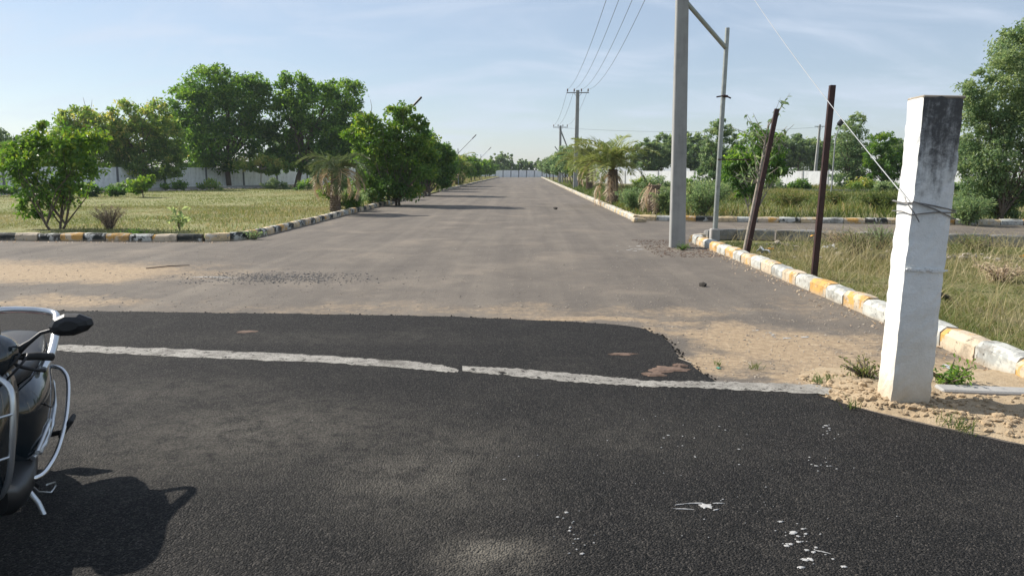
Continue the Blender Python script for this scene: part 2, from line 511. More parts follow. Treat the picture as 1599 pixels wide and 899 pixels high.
def mat_fresh():
    m, nt, b = new_mat('fresh_asphalt')
    co = coords(nt)
    vo = N(nt, 'TexVoronoi', feature='F1'); vo.inputs['Scale'].default_value = 95; vo.inputs['Randomness'].default_value = 1
    wn = noise(nt, co, 40, 3, 0.6)
    wv = N(nt, 'VectorMath', operation='ADD'); nt.links.new(co, wv.inputs[0])
    s2 = N(nt, 'VectorMath', operation='SCALE'); s2.inputs['Scale'].default_value = 0.015
    nt.links.new(wn, s2.inputs[0]); nt.links.new(s2.outputs[0], wv.inputs[1])
    nt.links.new(wv.outputs[0], vo.inputs['Vector'])
    vo2 = N(nt, 'TexVoronoi', feature='F1'); vo2.inputs['Scale'].default_value = 170
    nt.links.new(co, vo2.inputs['Vector'])
    stone = mix(nt, 0.45, vo.outputs['Color'], vo2.outputs['Color'])
    bw = N(nt, 'RGBToBW'); nt.links.new(stone, bw.inputs[0])
    base = ramp(nt, bw.outputs[0], [(0.22, (0.004, 0.004, 0.0038)), (0.45, (0.0125, 0.0118, 0.011)), (0.65, (0.033, 0.030, 0.027)), (0.85, (0.095, 0.085, 0.074))])
    nv = noise(nt, co, 1.3, 7, 0.66, 0.4)
    tot = None
    for (px, py, rx, ry, rot, amp) in [(770, 868, 0.42, 0.30, 0.3, 0.95), (640, 740, 0.9, 1.0, 0.5, 0.55), (380, 680, 1.9, 1.2, 0.2, 0.55), (720, 700, 1.0, 0.7, 0, 0.4), (230, 620, 1.7, 0.9, 0, 0.35), (480, 530, 2.5, 0.5, 0, 0.2), (1000, 680, 1.2, 0.9, 0, 0.15)]:
        g = G(px, py)
        t = math_n(nt, 'MULTIPLY', blob(nt, co, (g.x, g.y), (rx, ry), rot, 0.0), amp)
        tot = t if tot is None else math_n(nt, 'MAXIMUM', tot, t)
    tot = math_n(nt, 'ADD', tot, smooth(nt, nv, 0.45, 0.8, 0.0, 0.22))
    tot = math_n(nt, 'MULTIPLY', tot, smooth(nt, noise(nt, co, 6, 8, 0.75, 0.4), 0.32, 0.62, 0.15, 1.1))
    tot = math_n(nt, 'MULTIPLY', tot, smooth(nt, noise(nt, co, 55, 5, 0.7), 0.3, 0.62, 0.2, 1.3), True)
    base = mix(nt, tot, base, (0.155, 0.14, 0.115))
    base = mix(nt, smooth(nt, noise(nt, co, 130, 1, 0.5), 0.74, 0.77, 0, 0.75), base, (0.30, 0.28, 0.25))
    nt.links.new(base, b.inputs['Base Color'])
    b.inputs['Roughness'].default_value = 0.85
    b.inputs['Specular IOR Level'].default_value = 0.22
    hh = math_n(nt, 'ADD', math_n(nt, 'MULTIPLY', vo.outputs['Distance'], -1.0), math_n(nt, 'MULTIPLY', noise(nt, co, 60, 4, 0.7), 0.9))
    bump(nt, b, hh, 1.0, 0.018)
    return m
M['fresh'] = mat_fresh()

def mat_soil(name, a, c, d, green=None, gthr=0.5):
    m, nt, b = new_mat(name)
    co = coords(nt)
    n = mix(nt, 0.5, noise(nt, co, 0.5, 7, 0.65, 0.4), noise(nt, co, 9, 7, 0.7))
    base = ramp(nt, n, [(0.33, a), (0.5, c), (0.68, d)])
    if green:
        base = mix(nt, smooth(nt, noise(nt, co, 0.8, 7, 0.7, 0.5), gthr - 0.1, gthr + 0.12, 0, 0.85), base, green)
        base = mix(nt, smooth(nt, noise(nt, co, 25, 6, 0.7), 0.5, 0.65, 0, 0.5), base, tuple(x * 0.5 for x in green))
    nt.links.new(base, b.inputs['Base Color'])
    b.inputs['Roughness'].default_value = 0.95; b.inputs['Specular IOR Level'].default_value = 0.2
    bump(nt, b, mix(nt, 0.5, noise(nt, co, 30, 6, 0.75), noise(nt, co, 7, 5, 0.6)), 0.8, 0.03)
    return m
M['soil'] = mat_soil('soil', (0.27, 0.20, 0.125), (0.38, 0.29, 0.185), (0.47, 0.375, 0.255))
M['terrain'] = mat_soil('terrain', (0.20, 0.17, 0.10), (0.27, 0.23, 0.13), (0.36, 0.29, 0.18), (0.16, 0.18, 0.06), 0.5)
M['field'] = mat_soil('field', (0.20, 0.19, 0.085), (0.26, 0.245, 0.11), (0.36, 0.30, 0.17), (0.18, 0.205, 0.07), 0.5)
M['verge'] = mat_soil('verge', (0.15, 0.13, 0.065), (0.23, 0.19, 0.10), (0.33, 0.26, 0.15), (0.12, 0.135, 0.04), 0.47)

def mat_line():
    m, nt, b = new_mat('lime_line')
    co = coords(nt)
    n = noise(nt, co, 5, 8, 0.7, 0.3)
    base = ramp(nt, n, [(0.3, (0.16, 0.148, 0.128)), (0.5, (0.27, 0.255, 0.225)), (0.7, (0.37, 0.35, 0.31))])
    base = mix(nt, smooth(nt, noise(nt, co, 24, 7, 0.75), 0.52, 0.62, 0, 0.85), base, (0.09, 0.08, 0.07))
    base = mix(nt, smooth(nt, noise(nt, co, 3.1, 8, 0.75, 0.4), 0.53, 0.62, 0, 0.7), base, (0.11, 0.10, 0.085))
    nt.links.new(base, b.inputs['Base Color'])
    b.inputs['Roughness'].default_value = 0.9
    bump(nt, b, noise(nt, co, 60, 5, 0.7), 0.5, 0.008)
    # worn through to the tarmac
    tr = N(nt, 'BsdfTransparent'); ms = N(nt, 'MixShader')
    wear = math_n(nt, 'MAXIMUM', smooth(nt, noise(nt, co, 13, 8, 0.78, 0.3), 0.575, 0.60), smooth(nt, noise(nt, co, 55, 4, 0.7), 0.60, 0.63))
    nt.links.new(wear, ms.inputs[0]); nt.links.new(b.outputs[0], ms.inputs[1]); nt.links.new(tr.outputs[0], ms.inputs[2])
    nt.links.new(ms.outputs[0], nt.nodes['Material Output'].inputs[0])
    return m
M['line'] = mat_line()

def mat_post():
    m, nt, b = new_mat('whitewashed_plaster')
    co = coords(nt)
    ge = N(nt, 'NewGeometry')
    sn = N(nt, 'SeparateXYZ'); nt.links.new(ge.outputs['True Normal'], sn.inputs[0])
    sp = N(nt, 'SeparateXYZ'); nt.links.new(co, sp.inputs[0])
    white = ramp(nt, noise(nt, co, 6, 7, 0.7), [(0.3, (0.66, 0.66, 0.63)), (0.6, (0.80, 0.80, 0.77))])
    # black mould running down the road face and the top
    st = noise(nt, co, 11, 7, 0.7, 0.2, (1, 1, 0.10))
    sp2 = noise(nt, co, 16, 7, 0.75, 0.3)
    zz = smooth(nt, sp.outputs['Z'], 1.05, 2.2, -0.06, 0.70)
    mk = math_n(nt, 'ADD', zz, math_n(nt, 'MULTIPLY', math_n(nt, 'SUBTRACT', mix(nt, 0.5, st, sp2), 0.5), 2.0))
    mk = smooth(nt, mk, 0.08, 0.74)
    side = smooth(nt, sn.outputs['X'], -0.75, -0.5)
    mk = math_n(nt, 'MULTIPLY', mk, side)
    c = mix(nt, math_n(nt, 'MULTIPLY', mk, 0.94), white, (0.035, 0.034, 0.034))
    # pocks
    c = mix(nt, smooth(nt, noise(nt, co, 38, 4, 0.6), 0.70, 0.74, 0, 0.7), c, (0.12, 0.11, 0.10))
    # splashed earth at the foot
    c = mix(nt, smooth(nt, math_n(nt, 'ADD', sp.outputs['Z'], math_n(nt, 'MULTIPLY', noise(nt, co, 9, 5, 0.7), 0.2)), 0.12, 0.42, 0.9, 0.0), c, (0.36, 0.28, 0.19))
    c = mix(nt, smooth(nt, math_n(nt, 'ADD', sp.outputs['Z'], math_n(nt, 'MULTIPLY', noise(nt, co, 3, 6, 0.7), 0.8)), 0.5, 1.5, 0.45, 0.0), c, (0.66, 0.55, 0.38))  # light bounced off the sand, painted as a cream tint low down
    nt.links.new(c, b.inputs['Base Color'])
    b.inputs['Roughness'].default_value = 0.9
    bump(nt, b, mix(nt, 0.5, noise(nt, co, 26, 6, 0.7), noise(nt, co, 90, 3, 0.6)), 0.55, 0.012)
    return m
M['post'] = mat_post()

# ================================================================== SETTING
def grid_mesh(name, rects, mat, zf=None):
    V = []; F = []; n = 0
    for (x0, x1, y0, y1, st) in rects:
        nx = max(1, int(round((x1 - x0) / st))); ny = max(1, int(round((y1 - y0) / st)))
        xs = np.linspace(x0, x1, nx + 1); ys = np.linspace(y0, y1, ny + 1)
        X, Y = np.meshgrid(xs, ys)
        Z = zf(X, Y) if zf else np.zeros_like(X)
        V.append(np.stack([X.ravel(), Y.ravel(), Z.ravel()], 1))
        i = np.arange(ny)[:, None] * (nx + 1) + np.arange(nx)[None]
        F.append(np.stack([i, i + 1, i + nx + 2, i + nx + 1], -1).reshape(-1, 4) + n)
        n += (nx + 1) * (ny + 1)
    return np_mesh(name, np.concatenate(V), np.concatenate(F), mat, smooth=True)

def vnoise(X, Y, s, seed=0):
    """cheap smooth value noise"""
    r = np.random.default_rng(seed).random((64, 64))
    x = X * s; y = Y * s
    xi = np.floor(x).astype(int); yi = np.floor(y).astype(int)
    fx = x - xi; fy = y - yi
    fx = fx * fx * (3 - 2 * fx); fy = fy * fy * (3 - 2 * fy)
    a = r[yi % 64, xi % 64]; b_ = r[yi % 64, (xi + 1) % 64]; c_ = r[(yi + 1) % 64, xi % 64]; d_ = r[(yi + 1) % 64, (xi + 1) % 64]
    return (a * (1 - fx) + b_ * fx) * (1 - fy) + (c_ * (1 - fx) + d_ * fx) * fy

o = link('terrain', grid_mesh('terrain', [(-2500, 2500, -600, 4000, 230)], M['terrain'], lambda X, Y: X * 0 - 0.06)); o['kind'] = 'structure'

# the old road: junction, the avenue, the side street on the right
XL, XR = -6.8, 4.0
XRF = 3.6
o = link('main_road', grid_mesh('main_road', [(-45, XR + 0.1, 3.0, 17.9, 2), (XL - 0.1, XR + 0.1, 17.9, 26, 2), (XL - 0.1, XRF + 0.1, 26, 192, 6)], M['road'])); o['kind'] = 'structure'
def poly_obj(name, pts, z, mat, thick=0.0, jag=0.0, step=0.12):
    """flat sheet with a ragged outline"""
    P = []
    for i in range(len(pts)):
        a = Vector(pts[i][:2]); b_ = Vector(pts[(i + 1) % len(pts)][:2])
        L = (b_ - a).length; k = max(1, int(L / step)) if jag else 1
        k = min(k, 400)
        nrm = Vector((-(b_ - a).y, (b_ - a).x)).normalized() if L > 0 else Vector((0, 0))
        for j in range(k):
            q = a.lerp(b_, j / k)
            if jag and j: q = q + nrm * (random.uniform(-1, 1) * jag + 1.6 * jag * math.sin(q.x * 7.3 + q.y * 5.1) * math.sin(q.x * 2.9 - q.y * 3.7))
            P.append((q.x, q.y))
    import bmesh
    bm = bmesh.new()
    vs = [bm.verts.new((x, y, z)) for x, y in P]
    f = bm.faces.new(vs)
    if f.normal.z < 0: f.normal_flip()
    f.normal_update()
    if f.normal.z < 0: bmesh.ops.reverse_faces(bm, faces=[f])
    if thick:
        n = len(vs)
        lo = [bm.verts.new((v.co.x, v.co.y, z - thick)) for v in vs]
        for i in range(n): bm.faces.new((vs[i], vs[(i + 1) % n], lo[(i + 1) % n], lo[i]))
    bmesh.ops.triangulate(bm, faces=[f])
    me = bpy.data.meshes.new(name); bm.to_mesh(me); bm.free()
    me.materials.append(mat)
    return link(name, me)

o = poly_obj('side_street', [(4.1, 18.75), (6.7, 18.25), (9.7, 17.3), (20, 15.6), (60, 9), (60, 17), (15.5, 23.4), (9.9, 24.2), (5.9, 24.9), (4.1, 25.6)], -0.001, M['road']); o['kind'] = 'structure'

# fresh black asphalt under the camera
def P2(px, py):
    g = G(px, py); return (g.x, g.y)
edge = [(-40, 9.6), (-12, 9.25), P2(0, 481), P2(95, 487), P2(250, 489), P2(400, 491), P2(550, 493), P2(700, 496), P2(850, 502), P2(940, 507), P2(1000, 514), P2(1035, 527), P2(1050, 543), P2(1062, 560), P2(1085, 577), P2(1112, 594), P2(1125, 603),
        P2(1250, 611), P2(1285, 622), P2(1330, 636), P2(1400, 655), P2(1500, 678), P2(1599, 698), (4.3, 3.5), (7, 2.2), (40, -6), (40, -25), (-40, -25)]
o = poly_obj('fresh_asphalt', edge, 0.016, M['fresh'], 0.03, 0.012, 0.07); o['kind'] = 'structure'

# whitewashed strip across the entrance
up = [(-180, 529), (-40, 534), (95, 541), (300, 548), (500, 558), (640, 567), (690, 573), (716, 580)]
dn = [(-180, 541), (-40, 546), (95, 551), (300, 561), (500, 569), (640, 578), (690, 584), (716, 584)]
up2 = [(722, 575), (800, 578), (900, 587), (960, 592), (1010, 598), (1080, 598), (1150, 600), (1260, 603), (1375, 609), (1400, 611)]
dn2 = [(722, 583), (800, 590), (900, 600), (960, 604), (1010, 607), (1080, 608), (1150, 612), (1260, 617), (1375, 623), (1400, 625)]
def strip(name, up, dn, z, mat):
    def res(poly):
        out = []
        for a, b_ in zip(poly[:-1], poly[1:]):
            k = 14
            for j in range(k):
                t = j / k; out.append(Vector((a[0] + (b_[0] - a[0]) * t, a[1] + (b_[1] - a[1]) * t)))
        out.append(Vector(poly[-1])); return out
    U, D = res(up), res(dn)
    vs = []; fs = []
    for a, b_ in zip(U, D):
        pa = G(a.x, a.y + random.uniform(-1.0, 1.0)); pb = G(b_.x, b_.y + random.uniform(-1.2, 1.2))
        for t in (0, 0.5, 1):
            q = pa.lerp(pb, t); vs.append((q.x, q.y, z + (0.001 if t == 0.5 else 0)))
    for i in range(len(U) - 1):
        for j in (0, 1):
            a = i * 3 + j; fs.append((a, a + 1, a + 4, a + 3))
    return MB().add(vs, fs).build(name, mat)
o = strip('white_line', up, dn, 0.019, M['line'])
tag(o, 'worn whitewashed line across the black asphalt, longer piece left of the break', 'road marking')
o = strip('white_line', up2, dn2, 0.019, M['line'])
tag(o, 'chipped white line from the break in the road to the foot of the white post', 'road marking')

# earth bank at the foot of the post
def bank_z(X, Y):
    d1 = (X - 3.5) / 1.6; d2 = (Y - 5.05 + 0.42 * (X - 3.2)) / 0.55
    hgt = np.exp(-(d1 ** 2) - d2 ** 2) * 0.045
    n = vnoise(X, Y, 6, 3) * 0.5 + vnoise(X, Y, 14, 4) * 0.35 + vnoise(X, Y, 30, 5) * 0.2
    edge_l = np.clip((X - 2.05 + 0.5 * np.clip(5.6 - Y, 0, 9) * 0) / 0.5, 0, 1)
    near = np.clip((Y - (5.42 - 1.0 * (X - 2.2)) + 0.10) / 0.18, 0, 1)
    far = np.clip((6.6 - Y) / 0.6, 0, 1)
    return -0.03 + (0.045 + hgt * (0.5 + n) + 0.03 * n) * edge_l * near * far
o = link('earth_bank', grid_mesh('earth_bank', [(1.9, 7.5, 2.5, 6.7, 0.045)], M['soil'], bank_z)); o['kind'] = 'structure'

# planted plots
def plot_z(z0, amp, s):
    return lambda X, Y: z0 + (vnoise(X, Y, s, 11) * 0.6 + vnoise(X, Y, s * 3.3, 12) * 0.4) * amp
o = poly_obj('field', [(-60, 18.0), (-12.8, 18.0), (-9, 17.75), (-7.5, 17.95), (-7.0, 18.6), (-7.0, 192), (-60, 192)], 0.07, M['field']); o['kind'] = 'structure'
o = link('right_verge', grid_mesh('right_verge', [(4.12, 16, 5.4, 15.5, 0.18), (4.12, 9, 15.5, 17.5, 0.25)], M['verge'], plot_z(-0.02, 0.10, 0.7))); o['kind'] = 'structure'
o = poly_obj('verge_margin', [(4.12, 17.4), (4.2, 18.4), (6.7, 18.0), (9.7, 17.0), (16, 15.9), (16, 15.4), (9, 15.4), (9, 17.2)], 0.0, M['verge']); o['kind'] = 'structure'
o = poly_obj('right_plot', [(XRF + 0.1, 26.2), (5.9, 25.1), (9.9, 24.4), (15.5, 23.6), (60, 17.3), (70, 192), (XRF + 0.1, 192)], 0.06, M['verge']); o['kind'] = 'structure'

# ------------------------------------------------------------------ kerbs
KL, KW, KH = 0.58, 0.20, 0.19
def kerb_mesh(name, seed, mat, L=KL):
    r = random.Random(seed)
    nx = 5
    prof = [(-KW / 2, -0.06), (-KW / 2, KH - 0.05), (-KW / 2 + 0.035, KH - 0.012), (-KW / 2 + 0.06, KH), (KW / 2 - 0.02, KH), (KW / 2, KH - 0.03), (KW / 2, -0.06)]
    vs = []; fs = []
    for i in range(nx):
        x = (-0.5 + i / (nx - 1)) * (L - 0.012)
        e = 0.006 if i in (0, nx - 1) else 0
        for (y, z) in prof:
            vs.append((x + r.uniform(-.003, .003), y * (1 - e * 6) + r.uniform(-.005, .005), z - (e if z > 0 else 0) + (r.uniform(-.006, .006) if z > 0 else 0)))
    m = len(prof)
    for i in range(nx - 1):
        for j in range(m - 1):
            a = i * m + j; fs.append((a, a + m, a + m + 1, a + 1))
    fs.append(tuple(range(m))); fs.append(tuple(range((nx - 1) * m, nx * m))[::-1])
    me = bpy.data.meshes.new(name); me.from_pydata(vs, [], fs); me.materials.append(M[mat]); me.update()
    return me
KM = {k: [kerb_mesh('kerb_block', 100 * i + j, k) for j in range(3)] for i, k in enumerate(['kerb_yellow', 'kerb_black', 'kerb_white', 'kerb_cream', 'kerb_bare'])}

def walk(poly, step):
    """points with headings along a polyline"""
    P = [Vector((p[0], p[1], 0)) for p in poly]
    out = []; d = 0.0; carry = 0.0
    segs = [(a, b_, (b_ - a).length) for a, b_ in zip(P[:-1], P[1:])]
    tot = sum(s_[2] for s_ in segs)
    t = step / 2
    while t < tot - step * 0.3:
        acc = 0
        for a, b_, L in segs:
            if t <= acc + L:
                q = a.lerp(b_, (t - acc) / L); h = math.atan2((b_ - a).y, (b_ - a).x)
                out.append((q, h)); break
            acc += L
        t += step
    return out

def kerb(label, poly, mats, side=1, z=0.0, gaps=(), far_from=None, step=KL, jitter=1.0, name='kerb', group=None):
    """side = +1: blocks lie to the left of the walking direction"""
    p0 = Vector((poly[0][0], poly[0][1], 0))
    root = empty(name, p0)
    tag(root, label, 'kerb', group)
    farV = MB()
    for i, (q, h) in enumerate(walk(poly, step)):
        if any(a <= i < b_ for a, b_ in gaps): continue
        nrm = Vector((-math.sin(h), math.cos(h), 0)) * side
        c = q + nrm * (KW / 2)
        if far_from and c.y > far_from:
            farV.box((c.x - p0.x, c.y - p0.y, KH / 2), (step * 0.97, KW, KH), Matrix.Rotation(h, 3, 'Z'), mi=i % 2)
            continue
        mk = mats[i % len(mats)]
        ob = bpy.data.objects.new('kerb_block', random.choice(KM[mk]))
        col.objects.link(ob); ob.parent = root
        ob.location = c - p0 + Vector((random.uniform(-.008, .008), random.uniform(-.012, .012), z + random.uniform(-.015, .006))) * jitter
        ob.rotation_euler = (random.uniform(-.03, .03) * jitter, random.uniform(-.015, .015) * jitter, h + (math.pi if side < 0 else 0) + random.uniform(-.02, .02) * jitter)
        ob.scale.x = step / KL * 0.985
    if farV.v:
        fo = farV.build('far_kerb_blocks', [M[mats[0]], M[mats[1 % len(mats)]]], root); fo['kind'] = 'stuff'
    return root

YB = ['kerb_yellow', 'kerb_black']
kerb('yellow and black painted kerb along the front of the grassy plot with the small tree', [(-24, 18.0), (-12.8, 17.85), (-11.1, 17.72), (-9.0, 17.6), (-7.75, 17.7)], YB, 1, gaps=((28, 29),))
kerb('yellow and black kerb curving from the left corner up to the side opening past the trees', [(-7.7, 17.68), (-7.2, 17.85), (-6.92, 18.3), (-6.84, 19.2), (-6.85, 24), (-6.92, 30), (-6.95, 40), (-6.9, 54)], ['kerb_cream', 'kerb_black', 'kerb_yellow', 'kerb_black'], 1)
kerb('faded kerb on the far left of the avenue beyond the side opening', [(-6.8, 60), (-6.8, 190)], ['kerb_cream', 'kerb_bare'], 1, far_from=90)
kerb('yellow and white kerb running past the white post beside the right verge', [(4.0, 3.2), (4.0, 8), (4.0, 12), (3.98, 15.2), (3.9, 17.2), (3.95, 17.9), (4.3, 18.35)], ['kerb_yellow', 'kerb_white'], -1, step=0.56)
kerb('bare grey kerb at the back of the verge along the side street', [(4.35, 18.4), (4.9, 18.6), (6.7, 18.15), (9.7, 17.15), (18, 15.7)], ['kerb_bare'], -1, step=0.9, z=0.08)
kerb('yellow, black and white kerb on the far side of the right side street', [(3.75, 25.55), (5.9, 24.95), (9.9, 24.25), (15.5, 23.45), (26, 21.9)], ['kerb_cream', 'kerb_white', 'kerb_yellow', 'kerb_black'], 1, step=0.66)
kerb('pale cream kerb along the right of the avenue beside the palms', [(3.62, 25.6), (3.6, 30), (3.58, 45), (3.6, 80), (3.7, 188)], ['kerb_cream', 'kerb_white'], -1, far_from=75)
b_ = MB().bevbox((0, 0, 0.06), (0.5, 0.2, 0.16), 0.02).build('loose_kerb_stone', M['kerb_cream'], loc=G(997, 347)); b_.rotation_euler = (0.1, 0.12, 0.5)
tag(b_, 'broken pale kerb stone lying loose by the corner of the side street', 'stone')

# ------------------------------------------------------------------ boundary walls
def boundary_wall(label, a, b_, h, bay, colmat, panelmat, name='boundary_wall'):
    a = Vector((*a, 0)); b_ = Vector((*b_, 0))
    d = b_ - a; n = int(round(d.length / bay)); ang = math.atan2(d.y, d.x)
    root = empty(name, a, ang); tag(root, label, 'wall')
    st = d.length / n
    pm = MB(); hh = h
    pm.bevbox((0, 0, hh / 2), (st - 0.16, 0.07, hh - 0.015), 0.012)
    pme = pm.build('wall_panel', panelmat); mesh = pme.data; bpy.data.objects.remove(pme)
    cmn = MB().bevbox((0, 0, (h + 0.04) / 2), (0.18, 0.18, h + 0.04), 0.015).build('wall_column', colmat); cme = cmn.data; bpy.data.objects.remove(cmn)
    for i in range(n + 1):
        c = link('wall_column', cme, root, (i * st, 0, 0))
        if i < n:
            for k in range(1):
                link('wall_panel', mesh, root, ((i + 0.5) * st, random.uniform(-.008, .008), 0.02 + k * hh))
    return root
boundary_wall('white panel boundary wall with dark columns behind the left field', (-44, 42), (-20, 90), 1.95, 4.5, M['wall_column'], M['wall_white'])
boundary_wall('long white boundary wall beyond the plots on the right', (9, 99), (31, 71.8), 1.62, 2.6, M['wall_column_white'], M['wall_white'])
boundary_wall('white boundary wall continuing right behind the white post', (31.05, 71.7), (50, 48.3), 1.62, 2.6, M['wall_column_white'], M['wall_white'])
boundary_wall('white wall with dark columns closing the far end of the avenue', (-14, 193), (14, 193), 1.75, 2.0, M['wall_column'], M['wall_white'])
e = MB()
for (a, b2) in (((-36, 47), (-21, 80)),):
    a = Vector((*a, 0)); b2 = Vector((*b2, 0)); d = b2 - a
    e.box((a + b2) / 2 + Vector((0, 0, 0.16)), (d.length, 0.5, 0.34), Matrix.Rotation(math.atan2(d.y, d.x), 3, 'Z'))
tag(e.build('concrete_ledge', M['concrete']), 'low concrete ledge along the foot of the left boundary wall', 'ledge')
e = MB().box((22, 58, 0.12), (26, 0.25, 0.3), Matrix.Rotation(-0.25, 3, 'Z')).build('concrete_ledge', M['kerb_bare']); tag(e, 'grey plot edging in the weeds in front of the right boundary wall', 'ledge')

# ================================================================== POSTS, POLES, WIRES
# whitewashed gate post
def gate_post():
    base = G(1413, 628); c = Vector((2.71, 5.235, 0))
    root = empty('gate_post', c, R(-4)); tag(root, 'leaning whitewashed concrete gate post with black mould on its top', 'post')
    w, d, h = 0.265, 0.25, 2.16
    r = random.Random(3)
    nz_, nk = 46, 7
    vs = []; fs = []
    ring = []
    for s_ in range(4):
        for j in range(nk):
            t = -1 + 2 * j / nk
            ring.append([(t, -1), (1, t), (-t, 1), (-1, -t)][s_])
    n = len(ring)
    for i in range(nz_ + 1):
        z = -0.08 + (h + 0.08) * i / nz_
        tp = 1.03 - 0.03 * z / h
        for (u, v) in ring:
            k = 1.0
            corner = abs(u) > 0.99 and abs(v) > 0.99
            if corner: k = 0.965 + r.uniform(-0.03, 0.012)
            a, b2 = u * w / 2 * tp * k, v * d / 2 * tp * k
            vs.append((a + r.uniform(-.0025, .0025) + 0.002 * math.sin(z * 5), b2 + r.uniform(-.0025, .0025), z + (r.uniform(-.012, .012) if i == nz_ else 0)))
    for i in range(nz_):
        for k in range(n):
            a = i * n + k; b2 = i * n + (k + 1) % n
            fs.append((a, b2, b2 + n, a + n))
    mb = MB().add(vs, fs)
    top = [vs[nz_ * n + k] for k in range(n)]
    cen = (0, 0, h - 0.015)
    mb.add(top + [cen], [(k, (k + 1) % n, n) for k in range(n)])
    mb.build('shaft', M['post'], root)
    cp = MB().bevbox((0.0, 0, 0), (0.27, 0.25, 0.02), 0.006)
    o = cp.build('rough_cap', M['kerb_bare'], root, (0, 0, h + 0.002))
    # plaster ridge across the face
    k = MB()
    for i in range(14):
        k.box((-0.13 + i * 0.02 + r.uniform(-.004, .004), -d / 2 * 1.05 - 0.003, 1.01 + r.uniform(-.005, .005)), (0.022, 0.012, r.uniform(0.008, 0.02)))
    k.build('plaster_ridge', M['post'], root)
    root.rotation_euler = (0, R(1.5), R(-4))
    return c
post_c = gate_post()
s = MB().bevbox((0, 0, 0), (2.2, 0.16, 0.09), 0.012)
o = s.build('concrete_sill', M['concrete'], loc=(4.2, 5.36, 0.03)); o.rotation_euler = (0, 0, R(-7))
tag(o, 'low grey concrete sill running right from the foot of the white post', 'sill')

def concrete_pole(label, base, h, w0, w1, d0, d1, lean=(0, 0), arm=None, strut=None, group=None, insul=True):
    root = empty('electric_pole', base); tag(root, label, 'pole', group)
    mb = MB(); vs = []; fs = []
    n = 14
    for i in range(n + 1):
        t = i / n; z = -0.3 + (h + 0.3) * t
        a = (w0 + (w1 - w0) * t) / 2; b2 = (d0 + (d1 - d0) * t) / 2; c = 0.018
        ox, oy = lean[0] * t, lean[1] * t
        for (x, y) in ((-a, -b2 + c), (-a + c, -b2), (a - c, -b2), (a, -b2 + c), (a, b2 - c), (a - c, b2), (-a + c, b2), (-a, b2 - c)):
            vs.append((ox + x, oy + y, z))
    for i in range(n):
        for k in range(8):
            p = i * 8 + k; q = i * 8 + (k + 1) % 8
            fs.append((p, q, q + 8, p + 8))
    fs.append(tuple(range(n * 8, n * 8 + 8)))
    mb.add(vs, fs).build('shaft', M['pole_concrete'], root)
    if arm:
        z = h - 0.22; L = arm
        am = MB()
        am.box((lean[0], lean[1] - d1 / 2 - 0.03, z), (L, 0.05, 0.085))
        a = am.build('cross_arm', M['steel_far'], root)
        am = MB(); am.tube([(lean[0] - 0.35, lean[1] - d1 / 2 - 0.03, z), (lean[0], lean[1] - d1 / 2 - 0.02, z - 0.45), (lean[0] + 0.35, lean[1] - d1 / 2 - 0.03, z)], 0.018, 5)
        am.build('arm_brace', M['steel_far'], root)
        if insul:
            for x in (-0.46, -0.16, 0.16, 0.46):
                ib = MB().lathe([(0.0, 0.30), (0.05, 0.29), (0.065, 0.22), (0.04, 0.19), (0.07, 0.14), (0.05, 0.09), (0.018, 0.08), (0.018, 0.0)], 10)
                ib.build('insulator', M['porcelain'], root, (lean[0] + x * L, lean[1] - d1 / 2 - 0.03, z + 0.04))
    if strut:
        MB().tube([(lean[0], lean[1], h - 0.5), strut], 0.10, 6).build('strut', M['pole_concrete'], root)
    return root

near_b = G(1057.5, 386)
NH = 8.3
concrete_pole('tall grey concrete pole by the near kerb, running out of the top of the picture', near_b, NH, 0.33, 0.21, 0.24, 0.15, lean=(-0.12, 0), arm=1.3)
far_b = Vector((4.25, 65.5, 0))
concrete_pole('concrete pole with a crossarm beside the right palms along the avenue', far_b, 8.45, 0.40, 0.28, 0.3, 0.22, lean=(0.1, 0), arm=1.9)
far2_b = Vector((4.35, 98, 0))
concrete_pole('distant pole with a slanting strut above the right roadside trees', far2_b, 7.4, 0.36, 0.26, 0.3, 0.2, arm=1.9, strut=(1.5, 0.0, 3.2))
thin_b = Vector((AT(1271, 290, 88).x, 88, 0))
concrete_pole('slim pale pole standing beyond the right boundary wall', thin_b, 6.9, 0.34, 0.2, 0.3, 0.2, lean=(0.25, 0), arm=1.3, insul=False)

def wire(label, a, b2, sag, r=0.011, mat='wire', name='power_line', n=28, group='power lines between the concrete poles'):
    a = Vector(a); b2 = Vector(b2)
    pts = []
    for i in range(n + 1):
        t = i / n; q = a.lerp(b2, t); q.z -= sag * 4 * t * (1 - t); pts.append(q)
    o = MB().tube(pts, r, 5).build(name, M[mat])
    return tag(o, label, 'wire', group)
order = ['first', 'second', 'third', 'fourth']
for i, x in enumerate((-0.46, -0.16, 0.16, 0.46)):
    wire('%s overhead wire from the left between the near pole and the avenue pole' % order[i], near_b + Vector((-0.12 + x * 1.3, 0, NH + 0.1)), far_b + Vector((0.1 + x * 1.9, 0, 8.52)), 1.0 + 0.06 * i, 0.010)
for i, x in enumerate((-0.46, -0.16, 0.46)):
    wire(('left', 'middle', 'right')[i] + ' wire running down the avenue from the crossarm pole to the strutted pole', far_b + Vector((0.1 + x * 1.9, 0, 8.52)), far2_b + Vector((x * 1.9, 0, 7.5)), 0.7, 0.012)
wire('faint wire crossing the sky behind the palms to the slim pale pole', far2_b + Vector((0.5, 0, 7.1)), thin_b + Vector((0.2, 0, 6.6)), 0.5, 0.012)

